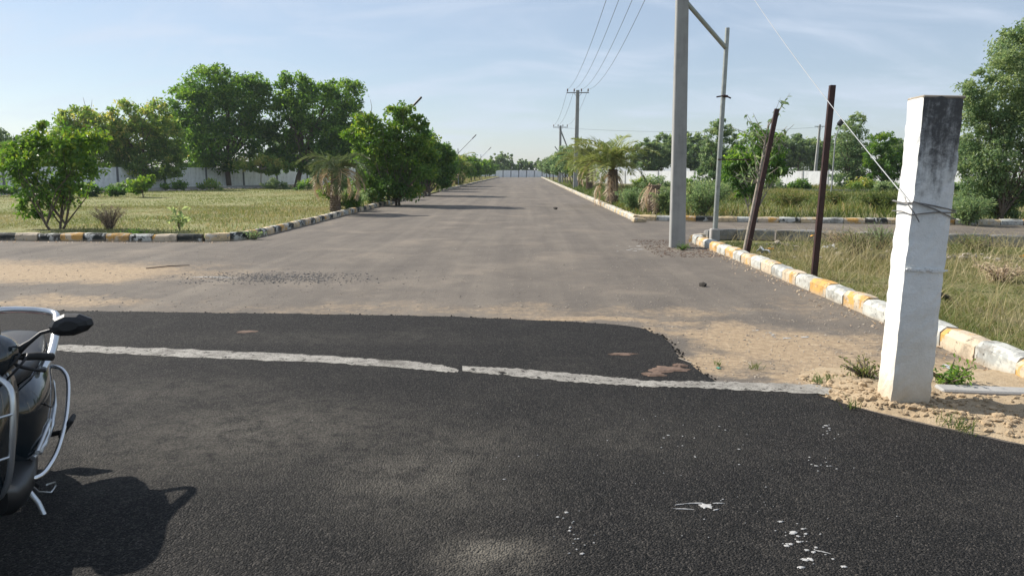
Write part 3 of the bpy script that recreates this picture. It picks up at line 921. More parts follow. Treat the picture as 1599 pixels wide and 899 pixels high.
# stay wire from the near pole to the gate post, knotted round the post
top = near_b + Vector((-0.10, -0.1, 7.6))
tie = post_c + Vector((-0.125, -0.06, 1.50))
so = empty('stay_wire', tie); tag(so, 'white stay wire slanting from the tall pole down to the white post', 'wire')
pts = []
for i in range(25):
    t = i / 24; q = tie.lerp(top, t); q.z -= 0.25 * 4 * t * (1 - t); pts.append(q - tie)
MB().tube(pts, 0.0036, 6).build('strand', M['stay'], so)
def loop(z, tilt, off, seed):
    r = random.Random(seed); P = []
    cx, cy = post_c.x - tie.x + 0.038, post_c.y - tie.y
    a0, b0 = 0.143 + off, 0.135 + off
    for (u, v) in ((-1, -1), (0, -1.0), (1, -1), (1, 0), (1, 1), (0, 1), (-1, 1), (-1, 0), (-1, -1)):
        P.append(Vector((cx + u * a0, cy + v * b0, z + tilt * u + r.uniform(-.012, .012))))
    return P
for i, (z, t) in enumerate(((-0.06, -0.025), (-0.105, 0.0), (-0.085, -0.05))):
    MB().tube(loop(z, t, 0.002 + 0.002 * i, i), 0.0045, 6).build('tie_loop', M['tie_wire'], so)
MB().tube([(0, 0, 0), (-0.02, -0.06, -0.03), (0.02, -0.10, -0.10), (0.06, -0.095, -0.16)], 0.0045, 6).build('loose_end', M['tie_wire'], so)

# pipe frame beside the near pole
pb = G(1115, 383); pr = empty('pipe_frame', pb); tag(pr, 'grey steel pipe upright in a concrete footing, braced to the tall pole', 'pipe frame')
ptop = AT(1136, 44, pb.y) - pb
MB().tube([(0, 0, -0.1), tuple(ptop * 0.5), tuple(ptop)], [0.058, 0.055, 0.05], 12).build('upright', M['steel'], pr)
MB().bevbox((0, 0, 0.17), (0.20, 0.20, 0.42), 0.02).build('footing', M['concrete'], pr)
bj = ptop * ((AT(1134, 76, pb.y) - pb).z / ptop.z)
MB().tube([bj, near_b + Vector((0.02, -0.05, (AT(1068, 6, near_b.y)).z)) - pb], 0.05, 10).build('brace', M['steel'], pr)
cl = ptop * ((AT(1131, 152, pb.y) - pb).z / ptop.z)
k = MB(); k.tube([cl + Vector((-0.16, -0.05, 0.0)), cl + Vector((0.02, -0.065, 0.03)), cl + Vector((0.15, -0.08, -0.03))], 0.018, 6)
k.tube([cl + Vector((-0.02, -0.07, 0.02)), cl + Vector((0.08, -0.07, 0.01))], 0.03, 6)
k.build('clamp', M['rust'], pr)
cl2 = ptop * ((AT(1122, 249, pb.y) - pb).z / ptop.z)
MB().tube([cl2 + Vector((-0.05, -0.06, 0)), cl2 + Vector((0.7, -0.05, -0.01))], 0.014, 6).build('rod', M['rust'], pr)

# rusty posts
def rusty(label, bpx, tpx, w, dy):
    b0 = G(*bpx); t0 = AT(tpx[0], tpx[1], b0.y + dy) - b0
    root = empty('rusty_post', b0); tag(root, label, 'post', 'rusty posts in the verge')
    ax = t0.normalized(); rot = Vector((0, 0, 1)).rotation_difference(ax).to_matrix()
    L = t0.length
    m = MB()
    m.box(rot @ Vector((0, 0, L / 2 - 0.15)), (w, 0.012, L + 0.3), rot)
    m.box(rot @ Vector((-w / 2, 0.025, L / 2 - 0.152)), (0.012, 0.06, L + 0.296), rot)
    m.box(rot @ Vector((w / 2, 0.025, L / 2 - 0.151)), (0.012, 0.06, L + 0.297), rot)
    m.build('channel', M['rust'], root)
rusty('rusty steel post leaning over beside a thin grey stem', (1166, 403), (1214, 170), 0.07, 0.0)
rusty('taller dark rusty steel post rising nearly upright from the verge', (1271, 441), (1301, 133), 0.07, 0.0)

def street_light(label, base, zp, dx, ztop, r=0.05):
    root = empty('street_light', base); tag(root, label, 'street light', 'street lights along the avenue')
    MB().tube([(0, 0, 0), (0, 0, zp * 0.5), (0, 0, zp + 0.5)], [r * 1.2, r, r * 0.9], 8).build('pole', M['steel_far'], root)
    a = Vector((0, 0, zp)); b2 = Vector((dx, 0, ztop))
    MB().tube([a, b2], r * 0.75, 6).build('arm', M['steel_far'], root)
    d = (b2 - a).normalized(); rot = Vector((1, 0, 0)).rotation_difference(d).to_matrix()
    MB().bevbox(b2 + d * 0.2, (0.62, 0.17, 0.10), 0.03, rot).build('lamp', M['dark_metal'], root)
for (px, py, d, lab) in ((655, 155, 38, 'street light arm poking up out of the nearest left roadside tree'), (742, 212, 80, 'thin street light with slanting arm above the middle of the left tree row'), (766, 231, 120, 'farthest slanting street light above the left tree row')):
    e = AT(px, py, d); xb = -7.25
    dx = e.x - xb
    street_light(lab, (xb, d, 0), e.z - dx * 1.0, dx - 0.25, e.z - 0.25)
e = AT(870, 234, 96); street_light('slanting street light above the right roadside trees', (4.55, 96, 0), e.z - 0.95, e.x - 4.55, e.z)
# swan-neck lamp in the far right plot
lb = AT(1298, 296, 46); lb.z = 0
lr = empty('street_light', lb); tag(lr, 'dark lamp on a thin bent pole behind the taller rusty post', 'street light', 'street lights along the avenue')
lt = AT(1311, 193, 46) - lb
MB().tube([(0, 0, 0), (0.03, 0, 2.4), (0.05, 0, 3.6), (0.22, 0, lt.z - 0.25), tuple(lt)], [0.045, 0.04, 0.035, 0.03, 0.03], 8).build('pole', M['steel_far'], lr)
MB().bevbox(lt + Vector((0.06, 0, 0.05)), (0.42, 0.2, 0.3), 0.07, Matrix.Rotation(-0.9, 3, 'Y')).build('lamp', M['dark_metal'], lr)

# ================================================================== TREES
def leaves(C, size, asp, up=0.4, seed=0, dirs=None, droop=0.0):
    """rhombic leaves at points C -> V, F"""
    r = np.random.default_rng(seed); n = len(C)
    d = r.normal(size=(n, 3)); d[:, 2] -= droop
    if dirs is not None: d = d * 0.7 + dirs
    d /= np.linalg.norm(d, axis=1)[:, None] + 1e-9
    nn = r.normal(size=(n, 3)); nn[:, 2] = np.abs(nn[:, 2]) + up
    s = np.cross(d, nn); s /= np.linalg.norm(s, axis=1)[:, None] + 1e-9
    u = np.cross(s, d)
    L = (size * r.uniform(0.6, 1.25, n))[:, None]; W = L * asp
    V = np.empty((n, 4, 3))
    V[:, 0] = C - d * L * 0.5
    V[:, 1] = C + s * W * 0.5 + u * L * 0.06 + d * L * 0.05
    V[:, 2] = C + d * L * 0.5 - u * L * 0.08
    V[:, 3] = C - s * W * 0.5 + u * L * 0.06 + d * L * 0.05
    return V.reshape(-1, 3), np.arange(n * 4).reshape(n, 4)

def tree(label, cat, base, lobes, Y, mat, nleaf, size, asp=0.5, trunk_r=0.12, stems=1, clump=0.28, name='tree', bark='bark', group=None, fork=0.35, seed=0, twigs=0, depth=0.85, droop=0.0, bright=0.5, hollow=0.55, limb_n=None, lean=0.0):
    """lobes: (px, py, rx, ry) surveyed outline masses of the crown at depth Y, turned into real ellipsoids"""
    r = np.random.default_rng(seed + 1000)
    base = Vector(base); sc = Y / FPX
    root = empty(name, base); tag(root, label, cat, group)
    E = []
    xm = np.mean([l[0] for l in lobes])
    for (px, py, rx, ry) in lobes:
        c = AT(px, py, Y) - base
        a, b2 = rx * sc, ry * sc
        dd = max(0.6 * b2, min(a, 2 * b2)) * depth
        c.y += r.uniform(-0.5, 0.5) * dd
        E.append((np.array(c), np.array([a, dd, b2])))
    vol = np.array([np.prod(e_[1]) ** (2 / 3) for e_ in E]); vol /= vol.sum()
    # clumps
    nleaf = int(nleaf * 1.6)
    ncl = max(8, int(nleaf / 40))
    CC = []; CR = []
    for i, (c, rad) in enumerate(E):
        k = max(3, int(ncl * vol[i]))
        v = r.normal(size=(k, 3)); v /= np.linalg.norm(v, axis=1)[:, None]
        rr = r.uniform(hollow, 1.0, k) ** 0.8
        CC.append(c + v * rr[:, None] * rad * 0.92)
        CR.append(np.full(k, (np.prod(rad) ** (1 / 3)) * clump) * r.uniform(0.6, 1.35, k))
    CC = np.concatenate(CC); CR = np.concatenate(CR)
    keep = CC[:, 2] > 0.15; CC = CC[keep]; CR = CR[keep]
    idx = r.integers(0, len(CC), nleaf)
    off = r.normal(size=(nleaf, 3)); off *= (r.random(nleaf) ** 0.5 / (np.linalg.norm(off, axis=1) + 1e-9))[:, None]
    C = CC[idx] + off * CR[idx][:, None] * np.array([1.15, 1.15, 0.8])
    cl_t = r.normal(0, 0.17, len(CC))
    ctr = CC.mean(0); ext = CC.std(0) + 1e-6
    V, F = leaves(C, size, asp, seed=seed, dirs=off * 0.8, droop=droop)
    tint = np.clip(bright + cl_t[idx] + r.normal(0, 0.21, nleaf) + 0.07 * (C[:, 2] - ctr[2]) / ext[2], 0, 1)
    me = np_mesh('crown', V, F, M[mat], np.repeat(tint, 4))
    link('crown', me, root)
    # trunk and limbs
    mb = MB(); ends = []
    zlo = min(e_[0][2] - e_[1][2] for e_ in E); zhi = max(e_[0][2] + e_[1][2] for e_ in E)
    zf = max(0.25, zlo + fork * (zhi - zlo) * 0.5) if stems == 1 else max(0.2, zlo * 0.6)
    for s_ in range(stems):
        a0 = Vector((r.uniform(-1, 1) * trunk_r * (0.3 if stems == 1 else 1.2), r.uniform(-1, 1) * trunk_r * 0.8 * (stems > 1), -0.15))
        fk = Vector((ctr[0] * 0.35 + lean + (r.uniform(-1, 1) * 0.3 if stems > 1 else 0), ctr[1] * 0.3 + (r.uniform(-1, 1) * 0.3 if stems > 1 else 0), zf))
        mid = a0.lerp(fk, 0.5) + Vector((r.uniform(-1, 1), r.uniform(-1, 1), 0)) * trunk_r * 0.6
        rt = trunk_r * (1.0 if stems == 1 else 0.65)
        mb.tube([a0, a0.lerp(mid, 0.3), mid, fk], [rt * 1.35, rt * 1.08, rt * 0.95, rt * 0.8], 8)
        m = limb_n or max(5, int(18 / stems))
        pick = r.choice(len(CC), size=min(m, len(CC)), replace=False)
        for p in pick:
            t = Vector(CC[p]); ends.append(t); mid2 = fk.lerp(t, 0.5) + Vector((r.uniform(-1, 1), r.uniform(-1, 1), r.uniform(-0.2, 0.8))) * 0.10 * (t - fk).length
            mb.tube([fk, fk.lerp(mid2, 0.5), mid2, t], [rt * 0.62, rt * 0.45, rt * 0.3, rt * 0.08], 6, cap=False)
            for q in r.choice(len(CC), size=3):
                u = Vector(CC[q])
                if (u - mid2).length < (zhi - zlo) * 0.4:
                    mb.tube([mid2, mid2.lerp(u, 0.5) + Vector((0, 0, 0.05)), u], [rt * 0.26, rt * 0.15, rt * 0.05], 5, cap=False)
    if twigs:
        tw = mb
        ends.sort(key=lambda v: -v.z); tops = ends[:max(3, len(ends) // 3)]
        for i in range(twigs):
            a = tops[i % len(tops)]; d = Vector((r.normal() * 0.35, r.normal() * 0.35, 1)).normalized()
            L = (zhi - zlo) * r.uniform(0.10, 0.22)
            tw.tube([a, a + d * L * 0.6 + Vector((r.normal(), r.normal(), 0)) * L * 0.06, a + d * L], [0.012 * Y / 25, 0.008 * Y / 25, 0.004 * Y / 25], 4, cap=False)
    mb.build('trunk', M[bark], root)
    return root

def gb(px, Y, z=0.0):
    p = AT(px, 300, Y); return Vector((p.x, Y, z))

# left side, near to far
tree('small bushy tree with glossy yellow-green leaves behind the front kerb', 'tree', G(90, 362), [(92, 245, 48, 42), (42, 262, 38, 36), (128, 215, 40, 26), (58, 222, 32, 22), (150, 262, 30, 22), (150, 225, 30, 18), (80, 300, 46, 26), (28, 240, 26, 24), (112, 285, 38, 22), (44, 318, 22, 18), (75, 198, 18, 14), (20, 285, 18, 14), (70, 338, 18, 10)],
     20.7, 'leaf_bright', 4300, 0.155, 0.46, 0.06, 3, 0.48, seed=1, twigs=9, bright=0.58, hollow=0.2, bark='bark', droop=0.25)
tree('rounded neem tree with yellowish top left of the feathery tree', 'tree', gb(135, 62), [(128, 190, 34, 26), (150, 205, 34, 32), (110, 225, 45, 32), (140, 240, 40, 26), (60, 240, 40, 26), (20, 245, 35, 26), (120, 262, 40, 22)], 62, 'leaf_neem', 12000, 0.34, 0.42, 0.16, seed=2, bright=0.52, twigs=3)
tree('feathery neem tree with bare twigs on top, left of the big trees', 'tree', gb(226, 64), [(196, 182, 25, 30), (240, 186, 34, 32), (215, 215, 45, 35), (180, 225, 26, 32), (258, 215, 28, 34), (225, 255, 52, 30), (272, 245, 22, 34), (180, 262, 24, 20)], 64, 'leaf_neem', 12000, 0.34, 0.4, 0.17, seed=3, bright=0.5, twigs=12)
tree('biggest dark green tree with broad crown in front of the left wall', 'tree', G(359, 294), [(335, 140, 42, 40), (385, 150, 38, 36), (298, 165, 36, 42), (350, 180, 62, 46), (410, 180, 30, 50), (300, 215, 38, 36), (355, 225, 66, 38), (410, 228, 26, 34), (300, 245, 30, 20), (270, 195, 20, 24), (435, 215, 18, 30), (345, 258, 40, 14), (420, 262, 22, 12), (395, 132, 28, 20), (340, 116, 22, 18), (280, 140, 20, 16)], G(359, 294).y, 'leaf_dark', 22000, 0.36, 0.46, 0.27, seed=4, bright=0.56, fork=0.28)
tree('big dark rounded tree standing right of the biggest tree', 'tree', gb(462, 72), [(465, 142, 32, 28), (535, 148, 36, 28), (500, 170, 50, 40), (448, 185, 24, 46), (545, 185, 28, 26), (480, 215, 50, 34), (530, 225, 42, 36), (455, 245, 30, 22), (500, 255, 44, 22), (550, 215, 26, 30), (440, 262, 18, 14)], 72, 'leaf_dark', 19000, 0.36, 0.46, 0.26, seed=5, bright=0.58, fork=0.3)
tree('low spreading pale-leaved tree beneath the two big left trees', 'tree', gb(408, 69), [(385, 256, 26, 8), (415, 248, 24, 8), (440, 258, 26, 8), (400, 264, 30, 6)], 69, 'leaf_neem', 1400, 0.3, 0.5, 0.06, seed=6, bright=0.68, hollow=0.1, clump=0.5, bark='bark_pale')
tree('small bright green bush on the field before the left wall', 'bush', G(224, 310), [(222, 288, 20, 13), (235, 280, 12, 9), (212, 296, 12, 9)], G(224, 310).y, 'leaf_bright', 800, 0.24, 0.5, 0.04, seed=7, bright=0.6, hollow=0.0, clump=0.5, name='bush')
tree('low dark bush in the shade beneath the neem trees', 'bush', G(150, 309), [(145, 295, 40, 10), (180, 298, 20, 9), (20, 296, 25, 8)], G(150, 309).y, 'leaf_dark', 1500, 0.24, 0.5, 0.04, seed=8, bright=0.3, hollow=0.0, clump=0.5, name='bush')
bx_ = ['first', 'second', 'third', 'fourth', 'fifth', 'sixth']
for i, (px, py) in enumerate(((60, 302), (190, 299), (275, 296), (330, 295), (430, 294), (480, 296))):
    g = G(px, py + 3); k = FPX / g.y
    tree('%s from the left of the low bushes along the foot of the left wall' % bx_[i], 'bush', g, [(px, py - 8, 16, 8), (px + 12, py - 5, 12, 7), (px - 12, py - 4, 12, 6)], g.y, ['leaf_neem', 'leaf_grey', 'leaf_dark'][i % 3], 700, 0.2, 0.45, 0.04, seed=300 + i, bright=0.5, hollow=0.0, clump=0.5, name='bush', group='bushes along the left wall', limb_n=4)
tree('nearest bright green tree of the left roadside row, behind the drooping palm', 'tree', G(618, 321), [(578, 192, 28, 18), (625, 180, 28, 18), (600, 215, 42, 34), (645, 212, 34, 32), (590, 255, 46, 34), (645, 255, 48, 36), (610, 292, 52, 26), (558, 215, 24, 26), (655, 190, 20, 16), (575, 290, 30, 22), (665, 235, 24, 30)], G(618, 321).y, 'leaf_bright', 13000, 0.19, 0.5, 0.11, 2, 0.34, seed=9, bright=0.58, twigs=4, group='roadside trees on the left', hollow=0.35)
tree('second tree of the left roadside row, dark and dense', 'tree', G(668, 306), [(668, 222, 24, 18), (690, 240, 20, 24), (650, 245, 32, 28), (678, 262, 32, 26), (645, 280, 34, 18), (692, 280, 20, 18), (700, 255, 14, 22)], G(668, 306).y, 'leaf_dark', 8000, 0.22, 0.5, 0.12, 2, 0.34, seed=10, bright=0.5, group='roadside trees on the left', hollow=0.35)
tree('leafy green shrub at the foot of the drooping palm', 'bush', G(520, 331), [(512, 300, 14, 18), (530, 285, 16, 14), (548, 312, 22, 16)], 31.5, 'leaf_bright', 1500, 0.17, 0.5, 0.04, 2, 0.45, seed=11, bright=0.5, hollow=0.1, name='bush')
ord_ = ['third', 'fourth', 'fifth', 'sixth', 'seventh', 'eighth', 'ninth', 'tenth', 'eleventh', 'twelfth']
row = [(62, 3.9, 'leaf_dark', 0.5), (71, 4.0, 'leaf_dark', 0.55), (80, 3.7, 'leaf_neem', 0.6), (89, 3.6, 'leaf_bright', 0.5), (98, 3.9, 'leaf_bright', 0.45), (108, 3.8, 'leaf_dark', 0.6), (120, 4.2, 'leaf_bright', 0.4), (134, 4.0, 'leaf_dark', 0.6), (150, 4.2, 'leaf_dark', 0.6), (168, 4.2, 'leaf_dark', 0.6)]
for i, (d, h, mt, br) in enumerate(row):
    x = -8.0 + random.uniform(-0.4, 0.3); k = FPX / d; px = 822 + x * k; hz = 266.5
    top = hz - (h - CAMH) * k; bot = hz + (CAMH - 0.5) * k; cy = (top + bot) / 2; ry = (bot - top) / 2
    w = 1.9 * k
    lob = [(px - w * .3, cy, w * .7, ry * .75), (px + w * .35, cy + ry * .1, w * .65, ry * .7), (px + random.uniform(-.2, .2) * w, cy - ry * .5, w * .5, ry * .5), (px, cy + ry * .4, w * .8, ry * .5)]
    tree('%s tree of the left roadside row counted from the camera' % ord_[i], 'tree', (x, d, 0), lob, d, mt, int(3600 - i * 200), 0.22 + i * 0.02, 0.5, 0.1, 2 if i < 4 else 1, 0.4, seed=20 + i, bright=br, group='roadside trees on the left', hollow=0.3, limb_n=5)
for i, (px, d, h, w, lab) in enumerate(((772, 200, 6.4, 2.4, 'left of the three taller trees'), (783, 204, 7.2, 2.2, 'middle of the three taller trees'), (795, 208, 6.6, 2.2, 'right of the three taller trees'))):
    k = FPX / d; top = 266.5 - (h - CAMH) * k
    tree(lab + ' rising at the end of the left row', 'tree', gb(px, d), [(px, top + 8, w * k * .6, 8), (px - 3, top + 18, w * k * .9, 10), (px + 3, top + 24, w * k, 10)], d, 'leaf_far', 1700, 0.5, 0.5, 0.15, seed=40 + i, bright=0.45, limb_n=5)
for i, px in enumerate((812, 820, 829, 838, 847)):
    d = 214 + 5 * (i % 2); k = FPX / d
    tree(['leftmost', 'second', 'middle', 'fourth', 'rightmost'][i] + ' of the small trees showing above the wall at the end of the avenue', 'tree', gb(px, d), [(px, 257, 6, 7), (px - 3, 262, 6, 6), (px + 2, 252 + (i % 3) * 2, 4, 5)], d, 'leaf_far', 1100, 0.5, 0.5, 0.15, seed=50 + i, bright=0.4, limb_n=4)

# right side
tree('large leafy tree filling the right edge behind the white post', 'tree', G(1566, 347), [(1598, 80, 44, 46), (1560, 110, 34, 38), (1575, 165, 54, 44), (1540, 200, 36, 36), (1610, 200, 60, 60), (1545, 250, 44, 40), (1530, 300, 36, 34), (1585, 300, 52, 40), (1512, 330, 26, 18), (1560, 335, 40, 16), (1640, 130, 50, 70), (1650, 260, 50, 70), (1620, 45, 34, 28), (1520, 150, 26, 40), (1512, 250, 26, 40)], G(1566, 347).y, 'leaf_grey', 30000, 0.125, 0.42, 0.13, 2, 0.30, seed=60, bright=0.55, droop=0.4, hollow=0.35, fork=0.2)
tree('sparse young tree with big drooping leaves behind the leaning rusty post', 'tree', G(1172, 341), [(1200, 240, 34, 26), (1140, 262, 22, 20), (1160, 248, 28, 26), (1146, 282, 18, 16), (1214, 262, 22, 20), (1186, 270, 30, 18), (1190, 212, 26, 16), (1165, 300, 22, 12)], G(1172, 341).y, 'leaf_dark', 3000, 0.20, 0.36, 0.045, 3, 0.45, seed=61, bright=0.55, twigs=16, droop=0.8, hollow=0.1, bark='bark_pale')
# the thin grey stem leaning with the rusty post
sb = G(1161, 401); st = empty('sapling', sb); tag(st, 'thin bare grey sapling stem leaning along the rusty post', 'sapling')
q = [AT(1161, 401, sb.y) - sb, AT(1170, 355, sb.y + .1) - sb, AT(1183, 290, sb.y + .15) - sb, AT(1192, 240, sb.y + .2) - sb, AT(1200, 190, sb.y + .2) - sb]
tw = MB().tube(q, [0.045, 0.04, 0.034, 0.022, 0.006], 8)
sapl = []
for i in range(26):
    a = q[2].lerp(q[4], random.random()); d = Vector((random.uniform(-1, 1), random.uniform(-.6, .6), random.uniform(0.2, 1.2))).normalized() * random.uniform(0.3, 0.8)
    tw.tube([a, a + d * 0.5 + Vector((0, 0, -0.03)), a + d], [0.010, 0.007, 0.003], 4, cap=False); sapl.extend([a + d * random.uniform(.3, 1) + Vector((random.gauss(0, .03), random.gauss(0, .03), -.04)) for _ in range(5)])
tw.build('trunk', M['bark_pale'], st)
cc = np.array([list(v) for v in sapl])
V, F = leaves(cc, 0.14, 0.36, seed=5, droop=0.5); link('crown', np_mesh('crown', V, F, M['leaf_grey'], np.repeat(np.random.default_rng(1).uniform(0.2, .8, len(cc)), 4)), st)

tree('tall narrow grey-green tree behind the pipe upright', 'tree', gb(1118, 66), [(1130, 200, 18, 16), (1112, 212, 16, 20), (1138, 225, 18, 26), (1112, 245, 22, 26), (1130, 262, 26, 22), (1105, 275, 22, 16), (1135, 284, 24, 12)], 66, 'leaf_grey', 6500, 0.25, 0.42, 0.1, seed=62, bright=0.45, twigs=6, fork=0.15)
tree('tall slim tree left of the white post, behind the lamp', 'tree', gb(1328, 64), [(1338, 188, 16, 15), (1328, 210, 24, 22), (1345, 225, 22, 24), (1322, 245, 28, 22), (1345, 262, 34, 18), (1322, 280, 30, 14)], 64, 'leaf_grey', 6500, 0.24, 0.42, 0.1, seed=63, bright=0.45, twigs=5, fork=0.15)
tree('round bushy tree just left of the white post', 'tree', gb(1378, 60), [(1375, 222, 24, 17), (1392, 240, 18, 18), (1362, 250, 20, 18), (1385, 262, 30, 18), (1370, 282, 30, 12)], 60, 'leaf_bright', 4200, 0.25, 0.46, 0.1, seed=64, bright=0.42, fork=0.2)
tree('bright green bush between the tall pole and the pipe upright', 'bush', gb(1150, 47), [(1150, 255, 16, 14), (1140, 272, 20, 13), (1160, 285, 20, 12)], 47, 'leaf_bright', 1800, 0.2, 0.46, 0.05, 2, 0.4, seed=65, bright=0.4, name='bush')
fx = [(1012, 110, 6.2, 3.2), (1032, 118, 7.4, 3.6), (1052, 112, 7.0, 3.4), (1078, 120, 8.0, 3.6), (1098, 116, 6.6, 3.2), (1168, 125, 6.8, 4.6), (1215, 120, 7.0, 4.6), (1245, 118, 7.4, 4.4), (1266, 130, 7.0, 4.4), (1290, 120, 7.2, 4.2), (1312, 126, 7.0, 4.4), (1405, 110, 6.4, 3.6), (1440, 100, 6.5, 3.6), (1490, 96, 6.0, 3.6)]
where = ['first', 'second', 'third', 'fourth', 'fifth', 'sixth', 'seventh', 'eighth', 'ninth', 'tenth', 'eleventh', 'twelfth', 'thirteenth', 'fourteenth']
for i, (px, d, h, w) in enumerate(fx):
    k = FPX / d; top = 266.5 - (h - CAMH) * k
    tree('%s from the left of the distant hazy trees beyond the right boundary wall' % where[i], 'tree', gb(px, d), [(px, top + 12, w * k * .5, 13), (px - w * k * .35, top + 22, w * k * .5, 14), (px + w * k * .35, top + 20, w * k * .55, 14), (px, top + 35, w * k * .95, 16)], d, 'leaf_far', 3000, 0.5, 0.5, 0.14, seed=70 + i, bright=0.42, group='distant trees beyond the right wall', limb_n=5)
rb_ = ['first', 'second', 'third', 'fourth', 'fifth', 'sixth', 'seventh', 'eighth', 'ninth']
for i, (px, py, w) in enumerate(((1005, 292, 18), (1028, 294, 20), (1078, 294, 16), (1150, 296, 22), (1205, 296, 16), (1250, 297, 14), (1345, 298, 22), (1385, 300, 20), (1480, 300, 20))):
    g = G(px, py + 3)
    tree('%s from the left of the low bushes before the right boundary wall' % rb_[i], 'bush', g, [(px, py - 10, w, 10), (px + w * .7, py - 6, w * .7, 8), (px - w * .7, py - 6, w * .7, 7)], g.y, ['leaf_neem', 'leaf_grey', 'leaf_dark'][i % 3], 900, 0.2, 0.45, 0.04, seed=330 + i, bright=0.5, hollow=0.0, clump=0.5, name='bush', group='bushes before the right wall', limb_n=4)
# fill of trees behind the left wall
for i, (px, d, h, w) in enumerate(((-20, 80, 6.6, 4.2), (60, 88, 5.6, 4.0), (100, 92, 6.0, 3.6), (300, 100, 6.5, 4), (440, 104, 6.5, 4), (545, 110, 6.6, 4.0), (600, 116, 6.5, 4))):
    k = FPX / d; top = 266.5 - (h - CAMH) * k
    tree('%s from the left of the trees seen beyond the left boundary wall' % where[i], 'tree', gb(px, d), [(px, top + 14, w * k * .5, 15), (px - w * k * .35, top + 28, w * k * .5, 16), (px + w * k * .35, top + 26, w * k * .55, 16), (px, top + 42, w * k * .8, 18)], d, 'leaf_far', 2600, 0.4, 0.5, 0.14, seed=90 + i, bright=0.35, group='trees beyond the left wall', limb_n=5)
# right roadside trees far down the avenue
rr = [(74, 3.6, 'leaf_neem', 0.35), (82, 4.6, 'leaf_grey', 0.4), (92, 4.8, 'leaf_grey', 0.35), (103, 4.6, 'leaf_grey', 0.4), (116, 4.4, 'leaf_grey', 0.35), (132, 4.4, 'leaf_far', 0.5), (152, 4.4, 'leaf_far', 0.5), (174, 4.4, 'leaf_far', 0.5)]
for i, (d, h, mt, br) in enumerate(rr):
    x = 5.0 + random.uniform(-.2, .4) - 0.06 * i; k = FPX / d; px = 822 + x * k; hz = 266.5
    top = hz - (h - CAMH) * k; bot = hz + (CAMH - 0.9) * k; cy = (top + bot) / 2; ry = (bot - top) / 2; w = (1.5 + 0.12 * i) * k
    tree('%s tree of the right roadside row beyond the palms' % (['first', 'second'] + ord_)[i], 'tree', (x, d, 0), [(px - w * .3, cy, w * .7, ry * .75), (px + w * .35, cy + ry * .1, w * .65, ry * .7), (px, cy - ry * .5, w * .5, ry * .5), (px, cy + ry * .4, w * .7, ry * .5)], d, mt, 2800, 0.24 + i * 0.02, 0.46, 0.1, 2 if i < 3 else 1, 0.4, seed=110 + i, bright=br, group='roadside trees on the right', hollow=0.3, limb_n=5)

# ---- palms
def frond_mesh(name, L, bend, mat, seed, leaf=0.34, rise=1.0, wid=0.038, dens=52):
    r = random.Random(seed)
    pts = []
    ang = rise; p = Vector((0, 0, 0)); n = 14
    for i in range(n + 1):
        pts.append(p.copy()); p = p + Vector((math.cos(ang), 0, math.sin(ang))) * (L / n); ang -= bend / n
    V = []; F = []; T = []
    def quad(a, b2, c, d, t):
        k = len(V); V.extend([a, b2, c, d]); F.append((k, k + 1, k + 2, k + 3)); T.extend([t] * 4)
    for i in range(n):
        w = 0.022 * (1 - i / n) + 0.006
        a, b2 = pts[i], pts[i + 1]
        quad(a + Vector((0, w, 0)), b2 + Vector((0, w * .9, 0)), b2 + Vector((0, -w * .9, 0)), a + Vector((0, -w, 0)), 0.8)
        quad(a + Vector((0, 0, w)), b2 + Vector((0, 0, w)), b2 + Vector((0, 0, -w)), a + Vector((0, 0, -w)), 0.85)
    for i in range(dens):
        t = 0.12 + 0.88 * i / dens
        f = t * n; j = min(n - 1, int(f)); a = pts[j].lerp(pts[j + 1], f - j); tg = (pts[j + 1] - pts[j]).normalized()
        up = Vector((0, 1, 0)).cross(tg) * -1
        ll = leaf * (0.45 + 1.1 * math.sin(math.pi * min(1, t * 0.85 + 0.12))) * r.uniform(.75, 1.1)
        for sg in (-1, 1):
            d = (tg * r.uniform(0.5, 0.95) + Vector((0, sg, 0)) * r.uniform(.6, 1) + up * r.uniform(0.0, 0.5)).normalized()
            tip = a + d * ll + Vector((0, 0, -0.25 * ll * r.random()))
            s2 = d.cross(Vector((0, 0, 1)));  s2 = s2.normalized() * wid * 0.5 if s2.length > 1e-4 else Vector((wid * .5, 0, 0))
            md = a.lerp(tip, 0.45) + Vector((0, 0, 0.02))
            quad(a, md + s2, tip, md - s2, min(1, max(0, r.gauss(0.45, 0.2))))
    return np_mesh(name, np.array([list(v) for v in V]), np.array(F), M[mat], np.array(T))

FGD = [frond_mesh('frond', 1.7, 1.9 + .3 * i, 'leaf_palm_dull', 50 + i, rise=0.9 + .08 * i) for i in range(4)]
FG = [frond_mesh('frond', 1.75, 1.5 + .35 * i, 'leaf_palm', i, rise=0.9 + .08 * i) for i in range(4)]
FD = [frond_mesh('dead_frond', 1.55, 1.2 + .3 * i, 'leaf_dead', 20 + i, leaf=0.22, rise=-0.1 - .15 * i, wid=0.02, dens=26) for i in range(3)]

FA = [frond_mesh('dead_frond', 1.6, 1.7 + .35 * i, 'leaf_dead', 30 + i, leaf=0.24, rise=0.45 - .25 * i, wid=0.024, dens=34) for i in range(3)]

